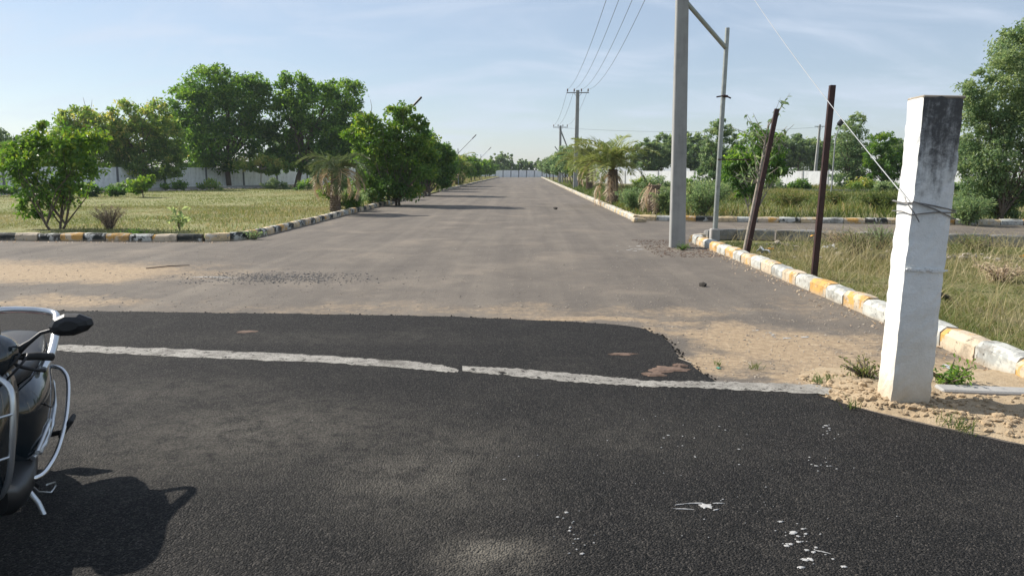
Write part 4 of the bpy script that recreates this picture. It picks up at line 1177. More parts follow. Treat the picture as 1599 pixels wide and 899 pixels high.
def palm_trunk(h, r0, seed, scales=True, lean=0.0):
    r = random.Random(seed); mb = MB(); pts = []; rad = []
    for i in range(7):
        t = i / 6; pts.append((lean * t * t, 0, -0.1 + (h + 0.1) * t)); rad.append(r0 * (1.05 - 0.18 * t + r.uniform(-.04, .04)))
    mb.tube(pts, rad, 12)
    if scales:
        rows = int(h / 0.095)
        for k in range(rows):
            z = 0.05 + k * 0.095; t = z / h
            rr_ = r0 * (1.02 - 0.16 * t)
            for m in range(9):
                a = 2 * math.pi * (m + 0.5 * (k % 2)) / 9 + r.uniform(-.08, .08)
                u = Vector((math.cos(a), math.sin(a), 0)); s2 = Vector((-math.sin(a), math.cos(a), 0))
                c = Vector((lean * t * t, 0, z)) + u * rr_ * 0.96
                o1 = u * r.uniform(0.035, 0.06)
                w = rr_ * 0.34
                mb.add([c - s2 * w + Vector((0, 0, -.045)), c + s2 * w + Vector((0, 0, -.045)), c + s2 * w * .7 + o1 + Vector((0, 0, .035)), c - s2 * w * .7 + o1 + Vector((0, 0, .035)), c + Vector((0, 0, .06)) - u * 0.02], [(0, 1, 2, 3), (3, 2, 4), (1, 4, 2), (0, 3, 4)])
    return mb

def palm(label, base, h, r0, live, dead, seed, scale=1.0, lean=0.0, spread=(0.35, 1.1), lift=0.0, dead_tilt=0.0, group='date palms along the avenue', DF=None, LF=None):
    DF = DF or FD; LF = LF or FG
    r = random.Random(seed)
    root = empty('date_palm', base); tag(root, label, 'palm', group)
    palm_trunk(h, r0, seed, True, lean).build('trunk', M['palm_trunk'], root)
    for i in range(live):
        o = link('frond', LF[i % 4], root, (lean, 0, h))
        o.rotation_euler = (r.uniform(-.25, .25), -(lift + r.uniform(-0.5, 0.35) + (0.35 if i % 3 == 0 else 0)), i * 2.399 + r.uniform(-.3, .3))
        s2 = scale * r.uniform(.8, 1.15); o.scale = (s2, s2, s2)
    for i in range(dead):
        o = link('dead_frond', DF[i % 3], root, (lean, 0, h - 0.05 - r.uniform(0, .12)))
        o.rotation_euler = (r.uniform(-.3, .3), r.uniform(0.0, 0.5) + dead_tilt, i * 2.399 + 0.7 + r.uniform(-.5, .5))
        s2 = scale * r.uniform(.75, 1.1); o.scale = (s2, s2, s2)
    return root
palm('wilting date palm with drooping grey fronds by the left kerb', G(524, 334), 1.75, 0.19, 16, 20, 1, 1.0, 0.1, dead_tilt=-0.2, lift=-0.3, DF=FA, LF=FGD)
palm('date palm with arching green fronds and shaggy trunk by the right kerb', G(956, 322), 1.75, 0.24, 26, 14, 2, 1.3, 0.0, dead_tilt=0.3)
palm('date palm farther back on the right, just beyond the crossarm pole', (4.75, 57, 0), 2.3, 0.24, 24, 9, 3, 1.3)
palm('slim date palm close left of the crossarm pole on the right', (4.7, 70, 0), 2.2, 0.2, 22, 5, 4, 1.3)
palm('yellowing date palm beside the left roadside row in the distance', (-7.6, 82, 0), 2.0, 0.2, 18, 9, 5, 1.4)
# dead palm stump wrapped in hanging fronds
sp_ = G(1022, 337); sr = empty('palm_stump', sp_); tag(sr, 'dead palm stump wrapped in brown hanging fronds beside the side street corner', 'palm stump')
palm_trunk(1.15, 0.26, 9).build('trunk', M['palm_trunk'], sr)
for i in range(26):
    an = i * 2.399
    o = link('dead_frond', FD[i % 3], sr, (math.cos(an) * .2, math.sin(an) * .2, 1.2 + random.uniform(-.35, .1)))
    o.rotation_euler = (random.uniform(-.2, .2), 0.55 + random.uniform(-.35, .2), an); o.scale = [random.uniform(.5, .8)] * 3

# ================================================================== GRASS AND WEEDS
def blades(XY, Z, h, w, lean, seed, bend=0.5):
    """one bent blade (two quads' worth in one 5-point strip -> 2 faces) per point"""
    r = np.random.default_rng(seed); n = len(XY)
    a = r.uniform(0, 2 * np.pi, n); H_ = h * r.uniform(0.5, 1.3, n); W_ = w * r.uniform(0.7, 1.3, n)
    ln = lean * r.uniform(0.2, 1.4, n) * H_
    d = np.stack([np.cos(a), np.sin(a), np.zeros(n)], 1)
    f = r.uniform(0, 2 * np.pi, n); s = np.stack([np.cos(f), np.sin(f), np.zeros(n)], 1) * (W_ / 2)[:, None]
    B = np.concatenate([XY, Z[:, None]], 1)
    up = np.array([0, 0, 1.0])
    m = B + up * (H_ * 0.55)[:, None] + d * (ln * 0.35)[:, None]
    t = B + up * (H_ * (1 - 0.25 * bend))[:, None] + d * ln[:, None]
    V = np.stack([B - s, B + s, m + s * 0.8, m - s * 0.8, t], 1).reshape(-1, 3)
    i = np.arange(n)[:, None] * 5
    Q = i + np.array([[0, 1, 2, 3]]); T = i + np.array([[3, 2, 4, 4]])
    return V, Q, T

def grass_obj(name, label, XY, Z, h, w, lean, mat, seed, tint, cat='grass'):
    V, Q, T = blades(XY, Z, h, w, lean, seed)
    n = len(XY)
    tri = np.concatenate([Q[:, [0, 1, 2]], Q[:, [0, 2, 3]], T[:, [0, 1, 2]]])
    o = link(name, np_mesh(name, V, tri, M[mat], np.repeat(tint, 5)))
    return tag(o, label, cat, kind='stuff')

def clumpy(r, n, x0, x1, y0, y1, s, seed, power=1.5):
    """points denser in patches"""
    out = np.zeros((0, 2))
    while len(out) < n:
        p = np.stack([r.uniform(x0, x1, n), r.uniform(y0, y1, n)], 1)
        k = vnoise(p[:, 0], p[:, 1], s, seed) * 0.6 + vnoise(p[:, 0], p[:, 1], s * 3, seed + 1) * 0.4
        out = np.concatenate([out, p[r.random(n) < (np.clip(k * 1.6 - 0.15, 0.03, 1)) ** power]])
    return out[:n]

r = np.random.default_rng(31)
# left field: short pasture, more blades close to the kerb
p1 = clumpy(r, 52000, -22, -7.1, 18.05, 34, 0.5, 41, 0.7); p2 = clumpy(r, 60000, -46, -7.1, 30, 74, 0.3, 43, 0.7)
p = np.concatenate([p1, p2])
hh = np.where(p[:, 1] < 32, 0.05, 0.07) * (0.55 + vnoise(p[:, 0], p[:, 1], 0.45, 5) * 0.9)
ww = 0.006 + 0.0006 * p[:, 1]
ti = np.clip(0.10 + 0.85 * vnoise(p[:, 0], p[:, 1], 0.35, 8) + r.normal(0, 0.17, len(p)), 0, 1)
grass_obj('pasture_grass', 'short yellow-green grass covering the left field', p, np.full(len(p), 0.06), hh, ww, 0.8, 'grass_field', 1, ti)
# uncut dry grass along the left kerb of the avenue
p = clumpy(r, 11000, -13, -7.15, 19, 60, 0.6, 45, 1.6)
ti = np.clip(0.6 + r.normal(0, 0.22, len(p)), 0, 1)
grass_obj('dry_grass', 'taller straw-coloured grass along the inside of the left kerb', p, np.full(len(p), 0.05), 0.15 * (0.4 + vnoise(p[:, 0], p[:, 1], 0.9, 6)), 0.012 + 0.0004 * p[:, 1], 0.7, 'grass_dry', 2, ti)
# right verge between the near kerb and the side street
def in_verge(p): return p[p[:, 1] < np.where(p[:, 0] < 6.7, 17.2, 17.2 - (p[:, 0] - 6.7) * 0.29)]
p = in_verge(clumpy(r, 78000, 4.22, 14, 5.6, 18.3, 0.8, 51, 0.8))
zz = -0.04 + (vnoise(p[:, 0], p[:, 1], 0.7, 11) * 0.6 + vnoise(p[:, 0], p[:, 1], 2.31, 12) * 0.4) * 0.10
ti = np.clip(-0.10 + 0.95 * vnoise(p[:, 0], p[:, 1], 0.6, 9) + r.normal(0, 0.2, len(p)), 0, 1)
grass_obj('verge_grass', 'tangled green and straw grass on the right verge', p, zz, 0.12 * (0.2 + 1.3 * vnoise(p[:, 0], p[:, 1], 1.1, 7)), 0.008, 1.4, 'grass_dry', 3, ti)
# long dry stalks
p = in_verge(clumpy(r, 5200, 4.5, 12, 6.5, 17, 0.8, 53, 2.2))
grass_obj('dry_stalks', 'long pale dry stalks bending over the right verge', p, np.full(len(p), 0.04), 0.52, 0.0065, 1.2, 'grass_dry', 4, np.clip(0.8 + r.normal(0, 0.12, len(p)), 0, 1))
# weeds on the far right plots
p = clumpy(r, 60000, 3.9, 44, 24.5, 72, 0.30, 55, 1.1)
p = p[p[:, 1] > np.where(p[:, 0] < 16, 26.2 - (p[:, 0] - 4) * 0.2, 23.7)]
grass_obj('weeds', 'rough weeds and dry grass on the plots beyond the side street', p, np.full(len(p), 0.04), 0.34 * (0.35 + 1.3 * vnoise(p[:, 0], p[:, 1], 0.4, 17)), 0.014 + 0.0006 * p[:, 1], 0.7, 'weed', 5, np.clip(-0.05 + 0.85 * vnoise(p[:, 0], p[:, 1], 0.16, 19) + r.normal(0, 0.18, len(p)), 0, 1))
p = clumpy(r, 9000, 3.75, 8, 27, 120, 0.3, 57, 1.3)
grass_obj('weeds', 'weeds along the inside of the right avenue kerb under the palms', p, np.full(len(p), 0.04), 0.30, 0.03, 0.7, 'weed', 6, np.clip(0.45 + r.normal(0, 0.22, len(p)), 0, 1))
p = clumpy(r, 9000, -14, -7.1, 60, 190, 0.2, 58, 1.2)
grass_obj('dry_grass', 'dry grass beneath the far left roadside trees', p, np.full(len(p), 0.05), 0.34, 0.06, 0.6, 'grass_dry', 7, np.clip(0.6 + r.normal(0, 0.2, len(p)), 0, 1))

def shrub(label, base, h, rad, n, size, mat, seed, name='shrub', asp=0.3, bright=0.5, cat='shrub', stems=7, droop=0.0, group=None, top_only=False):
    r = np.random.default_rng(seed); base = Vector(base)
    root = empty(name, base); tag(root, label, cat, group)
    mb = MB(); C = []; D = []
    for i in range(stems):
        a = r.uniform(0, 2 * np.pi); k = r.uniform(0.2, 1.0)
        t = Vector((math.cos(a) * rad * k, math.sin(a) * rad * k, h * r.uniform(0.6, 1.0)))
        mid = t * 0.5 + Vector((0, 0, h * 0.12))
        mb.tube([(0, 0, -0.02), mid, t], [0.012, 0.008, 0.003], 5, cap=False)
        for j in range(max(1, n // stems)):
            u = r.uniform(0.2 if not top_only else 0.6, 1.0)
            q = (mid * (2 * u)) if u < 0.5 else mid.lerp(t, 2 * u - 1)
            o_ = r.normal(size=3) * size * 0.55
            C.append(np.array(q) + o_); D.append(o_ / (np.linalg.norm(o_) + 1e-9))
    C = np.array(C); C[:, 2] = np.maximum(C[:, 2], 0.01)
    V, F = leaves(C, size, asp, seed=seed, dirs=np.array(D), droop=droop)
    link('foliage', np_mesh('foliage', V, F, M[mat], np.repeat(np.clip(bright + r.normal(0, 0.2, len(C)), 0, 1), 4)), root)
    mb.build('stem', M['bark'], root)
    return root
shrub('brown dried-up bush behind the left front kerb', G(172, 362), 0.75, 0.50, 1500, 0.07, 'leaf_dead', 1, asp=0.22, stems=46, bright=0.35)
shrub('grey-green milkweed with broad leaves behind the left front kerb', G(281, 364), 0.75, 0.22, 70, 0.20, 'leaf_grey', 2, asp=0.5, bright=0.9, stems=5)
shrub('low creeping green plant spilling over the black and yellow kerb', G(212, 373), 0.22, 0.35, 260, 0.07, 'leaf_dark', 3, asp=0.4, stems=14)
shrub('low weed growing at the corner of the left kerb', G(396, 374), 0.22, 0.30, 200, 0.07, 'leaf_grey', 4, asp=0.4, stems=12)
shrub('green weed growing out of the earth behind the white post', G(1478, 606), 0.20, 0.24, 420, 0.05, 'leaf_dark', 5, asp=0.35, stems=16, bright=0.65)
shrub('straggly weed with reddish dry tips left of the white post', G(1352, 594), 0.17, 0.26, 240, 0.045, 'weed', 6, asp=0.3, stems=14, bright=0.5)
shrub('small weed at the left foot of the tall concrete pole', G(1066, 390), 0.12, 0.24, 160, 0.05, 'leaf_bright', 7, asp=0.35, stems=10)
for i, (px, py, s_) in enumerate(((1178, 577, .06), (1283, 598, .07), (1298, 596, .06), (1275, 600, .05), (1490, 668, .10), (1505, 676, .08), (1330, 640, .07), (1120, 572, .05), (1470, 660, .08))):
    r2 = np.random.default_rng(200 + i); b0 = G(px, py)
    p = np.array([[b0.x, b0.y]]) + r2.normal(0, s_ * 0.4, (26, 2))
    V, Q, T = blades(p, np.full(26, 0.01), s_ * 1.1, 0.006, 0.8, i)
    tri = np.concatenate([Q[:, [0, 1, 2]], Q[:, [0, 2, 3]], T[:, [0, 1, 2]]])
    o = link('grass_tuft', np_mesh('grass_tuft', V, tri, M['weed'], np.repeat(r2.uniform(.1, .6, 26), 5)))
    tag(o, ['grass tuft in the sand midway along the kerb side of the black edge', 'left one of three grass tufts before the white post', 'right one of three grass tufts before the white post', 'lowest of three grass tufts before the white post', 'grass tuft on the earth bank right of the white post', 'smaller grass tuft at the asphalt edge right of the white post', 'grass tuft at the asphalt edge below the white line end', 'tiny grass tuft beside the curved corner of the black asphalt', 'faint grass tuft just below the white post'][i], 'grass tuft', 'grass tufts by the white post')
for i, (px, py, h, lab) in enumerate(((1335, 405, .55, 'wispy dry weed in the verge left of the white post'), (1375, 392, .55, 'bushy weed hard against the left side of the white post'), (1310, 385, .35, 'pale seeding weed behind the taller rusty post'), (1520, 395, .35, 'dry weed in the verge at the foot of the side street kerb'), (1560, 440, .28, 'straw tussock near the right edge of the verge'))):
    shrub(lab, G(px, py), h, 0.5, 900, 0.09, ['weed', 'leaf_grey', 'leaf_dead', 'weed', 'leaf_dead'][i], 80 + i, asp=0.12, bright=0.55, stems=40, group='weeds in the right verge')
names = ['feathery green shrub at the far side street corner behind the tall pole', 'low green shrub left of the tall pole by the stump', 'green shrub spreading right of the tall pole', 'shrub under the tall narrow tree', 'shrub among the weeds left of the taller rusty post', 'shrub among the weeds right of the taller rusty post', 'weedy shrub close left of the white post', 'shrub at the foot of the big right tree', 'shrub between the palm and the stump on the right', 'grey shrub behind the right palm trunk']
for i, (px, py, h, rad, mt, br) in enumerate(((1095, 342, 1.35, 0.95, 'leaf_grey', 0.5), (1040, 338, 1.1, 0.7, 'leaf_grey', 0.6), (1085, 330, 1.3, 1.0, 'leaf_grey', 0.8), (1120, 316, 1.2, 1.2, 'leaf_grey', 0.6), (1230, 326, 0.7, 1.0, 'weed', 0.6), (1300, 322, 0.7, 1.1, 'weed', 0.55), (1375, 334, 0.9, 0.9, 'weed', 0.35), (1510, 352, 0.9, 0.8, 'leaf_grey', 0.5), (990, 334, 1.0, 0.7, 'leaf_grey', 0.5), (1000, 322, 0.9, 0.9, 'weed', 0.4))):
    shrub(names[i], G(px, py), h, rad, 2600, 0.13, mt, 20 + i, asp=0.3, bright=br, stems=30, group='shrubs on the right plots')
lnames = ['nearest', 'second', 'third', 'fourth', 'fifth', 'farthest']
for i, (px, py) in enumerate(((565, 328), (590, 322), (640, 312), (700, 297), (712, 294), (728, 291))):
    shrub('%s of the shrubs growing under the left roadside trees' % lnames[i], G(px - 8, py), 1.0 + 0.1 * i, 0.8, 900, 0.14, ['leaf_grey', 'leaf_bright', 'leaf_dead', 'leaf_neem', 'leaf_dead', 'leaf_neem'][i], 40 + i, asp=0.35, bright=0.5, stems=16, group='shrubs under the left trees')

# ================================================================== LITTER, STONES, MARKS
ICO = None
def lumps(C, S, seed, flat=0.7):
    """irregular little stones (octahedra split once) at C with sizes S"""
    global ICO
    if ICO is None:
        import bmesh
        bm = bmesh.new(); bmesh.ops.create_icosphere(bm, subdivisions=1, radius=1)
        ICO = (np.array([v.co[:] for v in bm.verts]), np.array([[v.index for v in f.verts] for f in bm.faces])); bm.free()
    r = np.random.default_rng(seed); bv, bf = ICO
    n = len(C); k = len(bv)
    V = bv[None] * r.uniform(0.65, 1.25, (n, k, 1)) * r.uniform(0.7, 1.3, (n, 1, 3))
    V[:, :, 2] *= flat
    V = V * S[:, None, None] + C[:, None, :]
    F = (bf[None] + (np.arange(n) * k)[:, None, None]).reshape(-1, 3)
    return V.reshape(-1, 3), F
def lump_obj(name, label, C, S, mat, seed, cat='stones', flat=0.7):
    V, F = lumps(C, S, seed, flat)
    return tag(link(name, np_mesh(name, V, F, M[mat])), label, cat, kind='stuff')
r = np.random.default_rng(77)
# crumbled earth on the bank
n = 3400
x = r.uniform(2.25, 6.0, n); y = 5.42 - 1.0 * (x - 2.2) + 0.16 * np.clip(x - 3.1, 0, 9) + np.abs(r.normal(0, 0.42, n)) + 0.01
C = np.stack([x, y, bank_z(x, y) + 0.004], 1)
lump_obj('soil_clods', 'crumbled yellow earth heaped along the asphalt edge by the post', C, 0.004 + 0.030 * r.random(n) ** 5, 'clod', 1, 'soil')
# pebbles over the sandy parts
n = 2600
pp = [G(a, b2) for a, b2 in zip(r.uniform(960, 1420, n), r.uniform(440, 606, n))]
C = np.array([[q.x, q.y, 0.002] for q in pp])
C = C[(C[:, 0] < 3.95)]
lump_obj('pebbles', 'small pebbles scattered over the sand right of the black asphalt', C, 0.003 + 0.009 * r.random(len(C)) ** 3, 'stone', 2)
n = 2200
pp = [G(a, b2) for a, b2 in zip(r.uniform(-100, 1050, n), r.uniform(382, 488, n))]
C = np.array([[q.x, q.y, 0.002] for q in pp])
lump_obj('pebbles', 'small pebbles scattered over the old road surface at the junction', C, 0.004 + 0.012 * r.random(len(C)) ** 4, 'stone', 3)
g0 = G(440, 434)
n = 1500
C = np.stack([g0.x + r.normal(0, 0.75, n) * 1.0, g0.y + r.normal(0, 0.33, n), np.full(n, 0.004)], 1)
lump_obj('gravel', 'dark patch of loose gravel on the road left of centre', C, 0.004 + 0.012 * r.random(n) ** 2.5, 'gravel', 4)
n = 900
C = np.stack([r.uniform(2.6, 3.95, n), r.uniform(14.6, 18.4, n), np.full(n, 0.004)], 1)
lump_obj('debris', 'reddish crumbs and dry leaves on the ground before the tall pole', C, 0.008 + 0.02 * r.random(n) ** 2.5, 'mud', 5, 'debris', 0.35)
# crumbs along the rim of the fresh asphalt
cc = []
rim = edge[1:17]
for a, b2 in zip(rim[:-1], rim[1:]):
    a = Vector(a); b2 = Vector(b2)
    for k in range(int((b2 - a).length * 90)):
        q = a.lerp(b2, random.random()); nn = Vector((-(b2 - a).y, (b2 - a).x)).normalized() * (random.gauss(0, .028) + 0.01); cc.append((q.x + nn.x, q.y + nn.y, 0.006))
cc = np.array(cc)
lump_obj('asphalt_crumbs', 'loose black crumbs along the ragged rim of the fresh asphalt', cc, 0.004 + 0.012 * r.random(len(cc)) ** 2.5, 'fresh', 12, 'crumbs')
# dead leaves and litter in the gutters
cc = np.array([[4.0 - abs(random.gauss(0, .18)) - 0.02, random.uniform(5.8, 17), 0.012] for i in range(260)] + [[random.uniform(-13, -7), 17.55 - abs(random.gauss(0, .15)), 0.012] for i in range(120)])
V, F = leaves(cc, 0.05, 0.5, up=6, seed=9)
tag(link('dead_leaves', np_mesh('dead_leaves', V, F, M['leaf_dead'], np.repeat(np.random.default_rng(3).random(len(cc)), 4))), 'dry leaves and straw caught along the kerb gutters', 'leaves', kind='stuff')

def ragged(cx, cy, rx, ry, z, seed, n=22, rot=0.0, amp=0.35):
    r = random.Random(seed); P = []
    for i in range(n):
        a = 2 * math.pi * i / n; k = 1 + r.uniform(-amp, amp)
        x, y = rx * k * math.cos(a), ry * k * math.sin(a)
        P.append((cx + x * math.cos(rot) - y * math.sin(rot), cy + x * math.sin(rot) + y * math.cos(rot), z))
    return P
PK = 0.85
def splat(label, spots, mat, seed, name='paint_splatter', cat='paint mark', z=0.0185, group=None, dome=0.0025):
    mb = MB(); r = random.Random(seed)
    g0 = G(spots[0][0], spots[0][1], 0.016)
    for i, (px, py, rx, ry, rot) in enumerate(spots):
        g = G(px, py, 0.016)
        P = ragged(g.x - g0.x, g.y - g0.y, rx * (PK if mat == 'paint_spill' else 1), ry * (PK if mat == 'paint_spill' else 1), 0, seed * 31 + i, rot=rot)
        n = len(P)
        I = [(g.x - g0.x + (q[0] - (g.x - g0.x)) * .6, g.y - g0.y + (q[1] - (g.y - g0.y)) * .6, dome) for q in P]
        mb.add(P + I, [(k, (k + 1) % n, n + (k + 1) % n, n + k) for k in range(n)] + [tuple(range(n, 2 * n))])
    o = mb.build(name, M[mat], loc=(g0.x, g0.y, z)); tag(o, label, cat, group)
    if len(spots) > 6: o['kind'] = 'stuff'
    return o
R_ = random.Random(5)
PK = 0.85
def spray(cx, cy, sx, sy, n, s0, s1, slope=0.0):
    out = []
    for i in range(n):
        dx = R_.gauss(0, sx); s_ = s0 + (s1 - s0) * R_.random() ** 3
        out.append((cx + dx, cy + dx * slope + R_.gauss(0, sy), s_ * R_.uniform(1, 2.0), s_, R_.uniform(-.3, .3)))
    return out
splat('large white paint splash with trailing streaks on the black asphalt', [(1103, 790, .042, .032, 0), (1085, 786, .06, .006, .1), (1068, 795, .055, .005, -.1), (1060, 788, .03, .004, .2), (1122, 786, .035, .005, 0), (1118, 796, .02, .005, .3)], 'paint_spill', 1)
splat('white paint drips scattered near the bottom right of the asphalt', spray(1245, 845, 22, 14, 34, .003, .014, .55) + [(1250, 886, .022, .010, .1), (1318, 885, .016, .010, 0), (1285, 862, .035, .004, -.5)], 'paint_spill', 2)
splat('white paint drips scattered near the bottom centre of the asphalt', spray(897, 838, 12, 12, 18, .003, .010, .6), 'paint_spill', 3)
splat('string of white paint drops right of centre on the asphalt', spray(1295, 672, 8, 6, 11, .004, .011, .9) + spray(1285, 728, 14, 5, 10, .004, .01, .2), 'paint_spill', 4)
splat('faint white specks of paint across the middle of the asphalt', spray(1080, 690, 60, 25, 16, .003, .010) + spray(1150, 760, 130, 50, 26, .002, .006) + spray(850, 700, 140, 80, 18, .002, .006), 'paint_spill', 5)
splat('brown mud patch on the fresh asphalt near its curved corner', [(1040, 577, .17, .10, .2), (1020, 585, .10, .05, 0), (1062, 571, .06, .05, 0)], 'mud', 6, 'mud_patch', 'mud', 0.0185, None, 0.012)
splat('thin mud smear at the top of the fresh asphalt corner', [(972, 553, .13, .05, .1)], 'mud', 7, 'mud_patch', 'mud', 0.0185, None, 0.006)
splat('flat brown dried patch on the asphalt above the white line at left', [(385, 518, .10, .055, .1)], 'mud', 8, 'mud_patch', 'mud', 0.0185, None, 0.006)
splat('splash of lime on the sand before the kerb', spray(1215, 520, 22, 3, 12, .01, .03, .12), 'paint_spill', 9, z=0.003)
splat('white lime spill at the end of the gravel patch', [(320, 431, .30, .03, .05), (350, 432, .2, .02, 0)], 'paint_spill', 10, z=0.003)
splat('pale lime mark on the road before the tall pole', spray(985, 387, 14, 3, 9, .02, .07), 'paint_spill', 11, z=0.003)
def lump_thing(name, label, px, py, s, mat, seed, cat, flat=0.6, z=0.0, group=None):
    V, F = lumps(np.array([[0, 0, s * 0.3]]), np.array([s]), seed, flat)
    return tag(link(name, np_mesh(name, V, F, M[mat]), None, G(px, py) + Vector((0, 0, z))), label, cat, group)
lump_thing('stone', 'pale stone at the right foot of the white post', 1426, 637, 0.035, 'kerb_cream', 1, 'stone', z=0.03)
lump_thing('stone', 'pale stone lying in the earth beside the kerb at the right edge', 1520, 608, 0.04, 'stone', 2, 'stone', z=0.02)
lump_thing('dung_clump', 'dark clump lying on the road before the tall pole', 1098, 447, 0.07, 'dung', 3, 'clump')
lump_thing('dung_clump', 'small dark clump lying on the far road between the palms', 867, 327, 0.11, 'dung', 4, 'clump')
a, b2 = G(228, 420), G(296, 415)
tag(MB().tube([a + Vector((0, 0, .012)), a.lerp(b2, .5) + Vector((0, .03, .02)), b2 + Vector((0, 0, .012))], [.008, .010, .006], 6).build('stick', M['rust']), 'brown stick lying on the sandy road at left', 'stick')
a, b2 = G(1060, 562), G(1080, 570)
tag(MB().tube([a + Vector((0, 0, .02)), b2 + Vector((0, 0, .02))], [.006, .005], 6).build('stick', M['bark_pale']), 'short pale stick across the edge of the black asphalt', 'stick')

# crumpled packets in the verge
M['packet_yellow'] = simple('packet_yellow', (0.75, 0.36, 0.03), 0.4)
M['packet_white'] = simple('packet_white', (0.62, 0.64, 0.66), 0.35)
M['packet_green'] = simple('packet_green', (0.10, 0.38, 0.28), 0.4)
M['packet_dark'] = simple('packet_dark', (0.03, 0.032, 0.036), 0.4)
def packet(name, label, loc, s, mat, seed):
    r = random.Random(seed); n = 6; vs = []; fs = []
    for i in range(n):
        for j in range(n):
            vs.append(((i / (n - 1) - .5) * s * 1.3 + r.uniform(-.06, .06) * s, (j / (n - 1) - .5) * s + r.uniform(-.06, .06) * s, 0.12 * s + r.uniform(0, .45) * s))
    for i in range(n - 1):
        for j in range(n - 1):
            a = i * n + j; fs.append((a, a + n, a + n + 1, a + 1))
    o = MB().add(vs, fs, True).build(name, M[mat], loc=loc); o.rotation_euler = (r.uniform(-.4, .4), r.uniform(-.4, .4), r.uniform(0, 6))
    so_ = o.modifiers.new('t', 'SOLIDIFY'); so_.thickness = 0.004
    return tag(o, label, 'litter')
packet('plastic_packet', 'crumpled orange packet behind the kerb at the leaning rusty post', G(1193, 404) + Vector((0.1, 0, .16)), 0.10, 'packet_yellow', 1)
packet('plastic_packet', 'crumpled white plastic bag on the kerb by the leaning rusty post', G(1183, 412) + Vector((0.12, .1, .17)), 0.2, 'packet_white', 2)
packet('plastic_packet', 'white plastic scrap in the verge behind the taller rusty post', G(1293, 400) + Vector((0, 0, .12)), 0.18, 'packet_white', 3)
packet('plastic_packet', 'orange packet in the grass at the right edge', G(1597, 410) + Vector((0, 0, .1)), 0.09, 'packet_yellow', 4)
packet('plastic_bag', 'black plastic bag in the grass right of the white post', G(1472, 478) + Vector((0, 0, .06)), 0.16, 'packet_dark', 5)
packet('plastic_packet', 'pale blue scrap lying on the earth behind the white post', G(1478, 580) + Vector((0, 0, .02)), 0.06, 'packet_white', 6)
packet('plastic_packet', 'tiny green scrap on the sand near the asphalt corner', G(1122, 576) + Vector((0, 0, .002)), 0.028, 'packet_green', 7)
packet('plastic_packet', 'orange packet hanging in the weeds by the taller rusty post', G(1268, 383) + Vector((0, 0, .2)), 0.07, 'packet_yellow', 8)
# scattered stones in the verge near the kerb of the side street
n = 160
x = r.uniform(5, 9, n); y = r.uniform(13.5, 17.2, n)
lump_obj('rubble', 'grey rubble half hidden in the grass of the right verge', np.stack([x, y, np.full(n, .08)], 1), 0.02 + 0.06 * r.random(n) ** 3, 'stone', 8, 'rubble')
n = 420
t = r.random(n); x = -35 + 14 * t + r.normal(0, .6, n) + 1.0; y = 46 + 33 * t + r.normal(0, .5, n)
lump_obj('rubble', 'low heaps of brown rubble along the foot of the left wall', np.stack([x, y, np.full(n, .12)], 1), 0.04 + 0.11 * r.random(n) ** 3, 'stone', 9, 'rubble')

# ================================================================== SCOOTER
M['body_paint'] = simple('body_paint', (0.009, 0.016, 0.021), 0.16, 0.0, 0.1, 3, coat=0.8)
M['body_grey'] = simple('body_grey', (0.012, 0.013, 0.014), 0.45, 0.0, 0.2, 30)
M['black_plastic'] = simple('black_plastic', (0.014, 0.014, 0.015), 0.5, 0.0, 0.15, 40, bmp=0.08)
M['seat_vinyl'] = simple('seat_vinyl', (0.03, 0.03, 0.032), 0.48, 0.0, 0.2, 60, bmp=0.15)
M['chrome'] = simple('chrome', (0.72, 0.73, 0.74), 0.16, 1.0, 0.06, 6)
M['guard_steel'] = simple('guard_steel', (0.62, 0.64, 0.65), 0.28, 0.85, 0.1, 12)
M['rubber'] = simple('rubber', (0.018, 0.018, 0.018), 0.8, 0.0, 0.2, 30, bmp=0.2)
M['alloy'] = simple('alloy', (0.10, 0.10, 0.105), 0.4, 0.6, 0.1, 10)
M['lens_red'] = simple('lens_red', (0.35, 0.01, 0.01), 0.15, coat=0.5)
M['lens_amber'] = simple('lens_amber', (0.6, 0.22, 0.03), 0.15, coat=0.5)
def glass_mat():
    m, nt, b = new_mat('headlight_glass')
    b.inputs['Base Color'].default_value = (0.75, 0.82, 0.82, 1); b.inputs['Roughness'].default_value = 0.05
    b.inputs['Metallic'].default_value = 0.25; b.inputs['Coat Weight'].default_value = 1
    co = coords(nt); nt.links.new(ramp(nt, noise(nt, co, 9, 3), [(0.3, (0.35, 0.40, 0.40)), (0.7, (0.7, 0.75, 0.75))]), b.inputs['Base Color'])
    return m
M['headlight'] = glass_mat()
def mirror_mat():
    m, nt, b = new_mat('mirror_glass')
    b.inputs['Base Color'].default_value = (0.85, 0.86, 0.87, 1); b.inputs['Metallic'].default_value = 1; b.inputs['Roughness'].default_value = 0.03
    return m
M['mirror'] = mirror_mat()

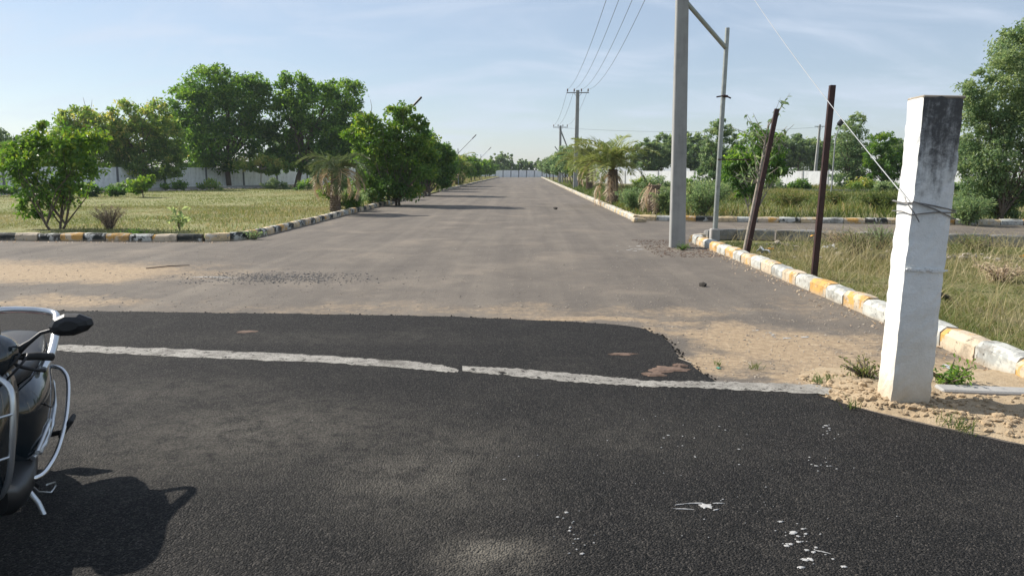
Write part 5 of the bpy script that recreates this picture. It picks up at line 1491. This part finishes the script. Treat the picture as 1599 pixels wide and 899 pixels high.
SC_LOC, SC_HEAD, SC_LEAN = Vector((-2.59, 3.29, 0)), R(-90 + 25), R(-7)
def smooth_path(P, rad, k=5):
    """Catmull-Rom resampling of a bent tube"""
    P = [Vector(p) for p in P]; out = []; rr_ = []
    for i in range(len(P) - 1):
        a, b2, c, d = P[max(i - 1, 0)], P[i], P[i + 1], P[min(i + 2, len(P) - 1)]
        for j in range(k):
            t = j / k
            out.append(0.5 * (2 * b2 + (c - a) * t + (2 * a - 5 * b2 + 4 * c - d) * t * t + (3 * b2 - a - 3 * c + d) * t ** 3)); rr_.append(rad[i] + (rad[i + 1] - rad[i]) * t)
    out.append(P[-1]); rr_.append(rad[-1])
    return out, rr_
def scooter():
    root = empty('scooter', SC_LOC)
    root.rotation_mode = 'ZYX' if False else 'XYZ'
    # heading about z, then lean about the scooter's own long axis
    m = Matrix.Rotation(SC_HEAD, 4, 'Z') @ Matrix.Rotation(-SC_LEAN * -1, 4, 'X')
    root.rotation_euler = m.to_euler()
    tag(root, 'black parked scooter with chrome guard bars at the left edge', 'scooter')
    def wheel(x, r0=0.225):
        w = MB().lathe([(r0 - 0.07, -0.035), (r0 - 0.045, -0.05), (r0 - 0.015, -0.042), (r0, -0.02), (r0 + 0.002, 0), (r0, 0.02), (r0 - 0.015, 0.042), (r0 - 0.045, 0.05), (r0 - 0.07, 0.035), (r0 - 0.07, -0.035)], 32, 'y').build('wheel', M['rubber'], root, (x, 0, r0))
        rim = MB().lathe([(0.0, -0.04), (0.04, -0.04), (0.045, -0.015), (r0 - 0.085, -0.012), (r0 - 0.069, -0.034), (r0 - 0.069, 0.034), (r0 - 0.085, 0.012), (0.045, 0.015), (0.04, 0.04), (0.0, 0.04)], 24, 'y')
        rim.build('rim', M['alloy'], w)
        return w
    wheel(-0.58); wheel(0.66)
    # rear body
    body = MB().loft([(-0.93, 0, .66, .035, .05, 2.4), (-0.90, 0, .645, .085, .09, 2.6), (-0.78, 0, .60, .135, .13, 2.8), (-0.60, 0, .55, .190, .175, 2.6), (-0.40, 0, .525, .220, .20, 2.6), (-0.22, 0, .48, .226, .235, 2.8), (-0.08, 0, .45, .212, .24, 3.0), (0.0, 0, .44, .175, .22, 3.0), (0.03, 0, .45, .10, .16, 3)], 32)
    body.build('rear_body', M['body_paint'], root)
    # chrome trim loop along the lower edge of the side panel, both sides
    for sg in (-1, 1):
        P = [(-0.86, sg * .11, .60), (-0.70, sg * .178, .52), (-0.50, sg * .213, .45), (-0.30, sg * .226, .40), (-0.12, sg * .218, .36), (0.0, sg * .19, .335)]
        MB().tube(P, [.006, .010, .012, .014, .016, .012], 8, flat=1.0).build('trim', M['guard_steel'], root)
        lp = [(-0.02, sg * .205, .36), (-0.14, sg * .226, .44), (-0.22, sg * .228, .455), (-0.19, sg * .226, .39), (-0.06, sg * .212, .34), (-0.02, sg * .205, .36)]
        MB().tube(lp, .011, 8).build('side_vent_trim', M['guard_steel'], root)
    # seat
    st = MB().loft([(-0.84, 0, .755, .05, .02, 2.5), (-0.80, 0, .755, .115, .045, 2.8), (-0.62, 0, .755, .145, .052, 3), (-0.42, 0, .745, .155, .05, 3), (-0.36, 0, .735, .155, .048, 3), (-0.20, 0, .728, .150, .052, 3), (-0.05, 0, .725, .125, .052, 3), (0.03, 0, .715, .09, .045, 2.6), (0.055, 0, .70, .05, .02, 2.4)], 28)
    s_ = st.build('seat', M['seat_vinyl'], root)
    MB().tube([(-0.78, .125, .735), (-0.6, .152, .728), (-0.4, .160, .72), (-0.2, .155, .70), (0.0, .12, .69)], .005, 6).build('piping', M['black_plastic'], s_)
    # grab rail: arms along the seat rising to a cross bar behind it
    gr = [(-0.30, .178, .70), (-0.48, .185, .735), (-0.66, .18, .80), (-0.82, .165, .865), (-0.90, .14, .885), (-0.93, .07, .892), (-0.935, 0, .893), (-0.93, -.07, .892), (-0.90, -.14, .885), (-0.82, -.165, .865), (-0.66, -.18, .80), (-0.48, -.185, .735), (-0.30, -.178, .70)]
    MB().tube(*smooth_path(gr, [.016, .022, .023, .021, .019, .018, .018, .018, .019, .021, .023, .022, .016]), 12).build('grab_rail', M['guard_steel'], root)
    # tail lamp, rear mudguard, plate
    MB().loft([(-0.955, 0, .64, .05, .03, 2.5), (-0.94, 0, .64, .08, .045, 2.6), (-0.90, 0, .64, .085, .05, 2.6)], 20).build('tail_lamp', M['lens_red'], root)
    MB().bevbox((-0.93, 0, .42), (0.03, .15, .22), .01, Matrix.Rotation(-0.35, 3, 'Y')).build('mudguard', M['black_plastic'], root)
    # engine block, exhaust
    MB().loft([(-0.72, .02, .24, .05, .08, 3), (-0.60, .04, .25, .09, .11, 3), (-0.40, .05, .26, .10, .11, 3), (-0.20, .04, .27, .08, .08, 3)], 20).build('engine_case', M['black_plastic'], root)
    MB().tube([(-0.15, -.1, .22), (-0.4, -.17, .22), (-0.5, -.2, .24), (-0.95, -.22, .33)], [.018, .02, .05, .048], 14).build('exhaust', M['black_plastic'], root)
    # floor board
    MB().loft([(-0.30, 0, .27, .17, .05, 4), (-0.06, 0, .265, .205, .065, 4), (0.05, 0, .26, .215, .07, 4), (0.25, 0, .26, .215, .07, 4), (0.38, 0, .275, .20, .07, 4), (0.46, 0, .31, .17, .07, 4)], 24).build('floor_board', M['body_grey'], root)
    # leg shield and front apron
    ap = MB().loft([(0.40, 0, .60, .15, .28, 3.0, -0.28), (0.44, 0, .60, .19, .31, 3.2, -0.28), (0.50, 0, .60, .18, .32, 2.8, -0.28), (0.57, 0, .60, .13, .28, 2.4, -0.28), (0.61, 0, .58, .05, .18, 2.2, -0.28)], 30)
    ap.build('apron', M['body_paint'], root)
    for sg in (-1, 1):
        MB().loft([(0.50, sg * .085, .66, .02, .02, 2.2), (0.55, sg * .080, .66, .035, .035, 2.4), (0.585, sg * .075, .65, .015, .02, 2.2)], 16).build('indicator', M['lens_amber'], root)
    # front fender and fork
    fe = []
    n = 12; vs = []; fs = []
    for i in range(n + 1):
        a = R(-15) + R(170) * i / n
        for j in range(7):
            u = -1 + j / 3; rr_ = 0.265 - 0.03 * u * u
            vs.append((0.66 + rr_ * math.cos(a), u * 0.085, 0.235 + rr_ * math.sin(a)))
    for i in range(n):
        for j in range(6):
            a = i * 7 + j; fs.append((a, a + 1, a + 8, a + 7))
    fo = MB().add(vs, fs, True).build('front_fender', M['body_paint'], root); fo.modifiers.new('t', 'SOLIDIFY').thickness = 0.006
    for sg in (-1, 1): MB().tube([(0.66, sg * .07, .225), (0.585, sg * .065, .48)], .02, 10).build('fork', M['alloy'], root)
    # steering head: turned a little to the left
    hb = empty_part = bpy.data.objects.new('handlebar', MB_mesh_handlebar()); col.objects.link(hb); hb.parent = root
    hb.location = (0.40, 0, .90); hb.rotation_euler = (0, 0, R(-8))
    cowl = MB().loft([(-0.09, 0, .02, .07, .05, 2.6), (-0.04, 0, .04, .175, .085, 2.8), (0.04, 0, .045, .195, .10, 2.6), (0.10, 0, .03, .175, .10, 2.4), (0.15, 0, .01, .13, .085, 2.3), (0.175, 0, 0, .05, .04, 2.2)], 28)
    cowl.build('cowl', M['body_paint'], hb)
    MB().loft([(0.10, 0, .00, .11, .06, 2.4), (0.155, 0, -.005, .095, .055, 2.3), (0.185, 0, -.01, .05, .03, 2.2)], 24).build('headlamp', M['headlight'], hb)
    MB().loft([(-0.02, 0, .10, .11, .02, 2.5, .2), (0.03, 0, .15, .12, .06, 2.5, -.3), (0.05, 0, .16, .10, .055, 2.4, -.3), (0.06, 0, .16, .04, .03, 2.2, -.3)], 20).build('visor', M['body_paint'], hb)
    for sg in (-1, 1):
        MB().tube([(-0.05, sg * .18, .02), (-0.09, sg * .225, .018), (-0.145, sg * .268, .004)], [.016, .018, .018], 12).build('grip', M['rubber'], hb)
        MB().tube([(0.0, sg * .16, .0), (0.0, sg * .20, -.012), (-0.035, sg * .235, -.03), (-0.07, sg * .262, -.04)], [.009, .008, .007, .010], 8).build('brake_lever', M['black_plastic'], hb)
        # mirror: stalk and faceted shell
        bx = sg * .175
        MB().tube([(-0.01, bx, .05), (-0.012, bx + sg * .02, .075), (-0.012, bx + sg * .045, .098), (-0.02, bx + sg * .08, .135), (-0.025, bx + sg * .12, .150)], [.016, .014, .009, .0075, .0075], 10).build('mirror_stalk', M['black_plastic'], hb)
        mc = Vector((-0.03, bx + sg * .185, .175))
        out = [(-.075, -.012), (-.062, .022), (-.02, .047), (.035, .05), (.082, .034), (.092, .010), (.07, -.018), (.02, -.042), (-.03, -.048), (-.066, -.038)]
        vs = []; n = len(out)
        for (dx, sc) in ((-.012, 1.0), (.008, 1.03), (.026, .82), (.036, .45)):
            for (yy, zz) in out: vs.append(mc + Vector((dx, sg * yy * sc, zz * sc)))
        fs = []
        for k in range(3):
            for i in range(n):
                a = k * n + i; b2 = k * n + (i + 1) % n
                fs.append((a, b2, b2 + n, a + n))
        fs.append(tuple(range(3 * n, 4 * n)))
        sh = MB().add(vs, fs).build('mirror', M['black_plastic'], hb)
        gl = [mc + Vector((-.011, sg * yy * .97, zz * .97)) for (yy, zz) in out]
        # glass sits inside the shell, named as the mirror's part of the handlebar
        MB().add(gl, [tuple(range(n))]).build('mirror_glass', M['mirror'], hb)
    # cables and panel seams
    for dy in (0.03, 0.06):
        MB().tube(*smooth_path([(0.37, .12 + dy, .93), (0.48, .16 + dy, .95), (0.50, .10 + dy, .86), (0.42, .06, .74)], [.005] * 4), 8).build('cable', M['black_plastic'], root)
    MB().tube(*smooth_path([(-0.10, .214, .58), (-0.30, .226, .50), (-0.55, .205, .50), (-0.75, .158, .57)], [.0035] * 4), 6).build('panel_seam', M['black_plastic'], root)
    # chrome leg guard on the flank
    for sg in (-1, 1):
        P = [(-0.62, sg * .17, .64), (-0.61, sg * .225, .625), (-0.57, sg * .262, .57), (-0.46, sg * .278, .46), (-0.32, sg * .28, .37), (-0.16, sg * .27, .30), (0.0, sg * .245, .265), (0.08, sg * .215, .262), (0.10, sg * .19, .275)]
        MB().tube(*smooth_path(P, [.010, .011, .011, .011, .011, .012, .014, .015, .012]), 10).build('side_guard', M['chrome'], root)
        # pillion foot rest
        MB().bevbox((-0.42, sg * .285, .36), (0.13, .11, .022), .006, Matrix.Rotation(sg * 1.05, 3, 'X')).build('foot_rest', M['rubber'], root)
        MB().tube([(-0.42, sg * .15, .30), (-0.42, sg * .28, .33)], .014, 8).build('foot_rest_arm', M['black_plastic'], root)
    # front crash guard
    for sg in (-1, 1):
        P = [(0.50, sg * .07, .88), (0.53, sg * .14, .86), (0.56, sg * .185, .80), (0.58, sg * .195, .62), (0.56, sg * .185, .45), (0.53, sg * .15, .36), (0.48, sg * .10, .32)]
        MB().tube(*smooth_path(P, [.0125] * 7), 10).build('crash_guard', M['guard_steel'], root)
        for z, w in ((.73, .0), (.55, .0)):
            MB().tube([(0.578, sg * .193, z), (0.61, sg * .14, z - .01), (0.62, sg * .08, z - .02)], .006, 8).build('guard_hoop', M['guard_steel'], root)
    # side stand on the left
    MB().tube([(-0.08, .10, .24), (-0.02, .22, .10), (0.0, .265, .005)], .012, 8).build('side_stand', M['guard_steel'], root)
    MB().tube([(-0.10, .14, .20), (-0.16, .20, .10), (-0.24, .245, .06), (-0.30, .26, .075), (-0.28, .255, .10), (-0.20, .23, .12)], .005, 8).build('stand_lever', M['guard_steel'], root)
    MB().tube([(-0.25, .0, .26), (-0.28, .16, .10), (-0.32, .17, .07)], .014, 8).build('centre_stand', M['black_plastic'], root)
    return root
def MB_mesh_handlebar():
    mb = MB().tube([(-0.14, -.264, .004), (-0.05, -.18, .02), (0, 0, .0), (-0.05, .18, .02), (-0.14, .264, .004)], .012, 10)
    mb.tube([(0.02, 0, -.12), (0, 0, 0.0)], .03, 12)
    o = mb.build('tmp', M['black_plastic']); me = o.data; bpy.data.objects.remove(o); return me
scooter()

# ================================================================== AIR
hz_ = MB().box((0, 150, 14), (700, 900, 30)).build('haze', simple('haze_air', (1, 1, 1)))
hm = hz_.data.materials[0]; hm.node_tree.nodes.clear()
ho = hm.node_tree.nodes.new('ShaderNodeOutputMaterial'); hv = hm.node_tree.nodes.new('ShaderNodeVolumePrincipled')
hv.inputs['Color'].default_value = (0.80, 0.88, 0.97, 1); hv.inputs['Density'].default_value = 0.00025; hv.inputs['Anisotropy'].default_value = 0.3
hm.node_tree.links.new(hv.outputs[0], ho.inputs['Volume'])
tag(hz_, 'pale blue haze thickening towards the far end of the avenue', 'haze', kind='stuff')
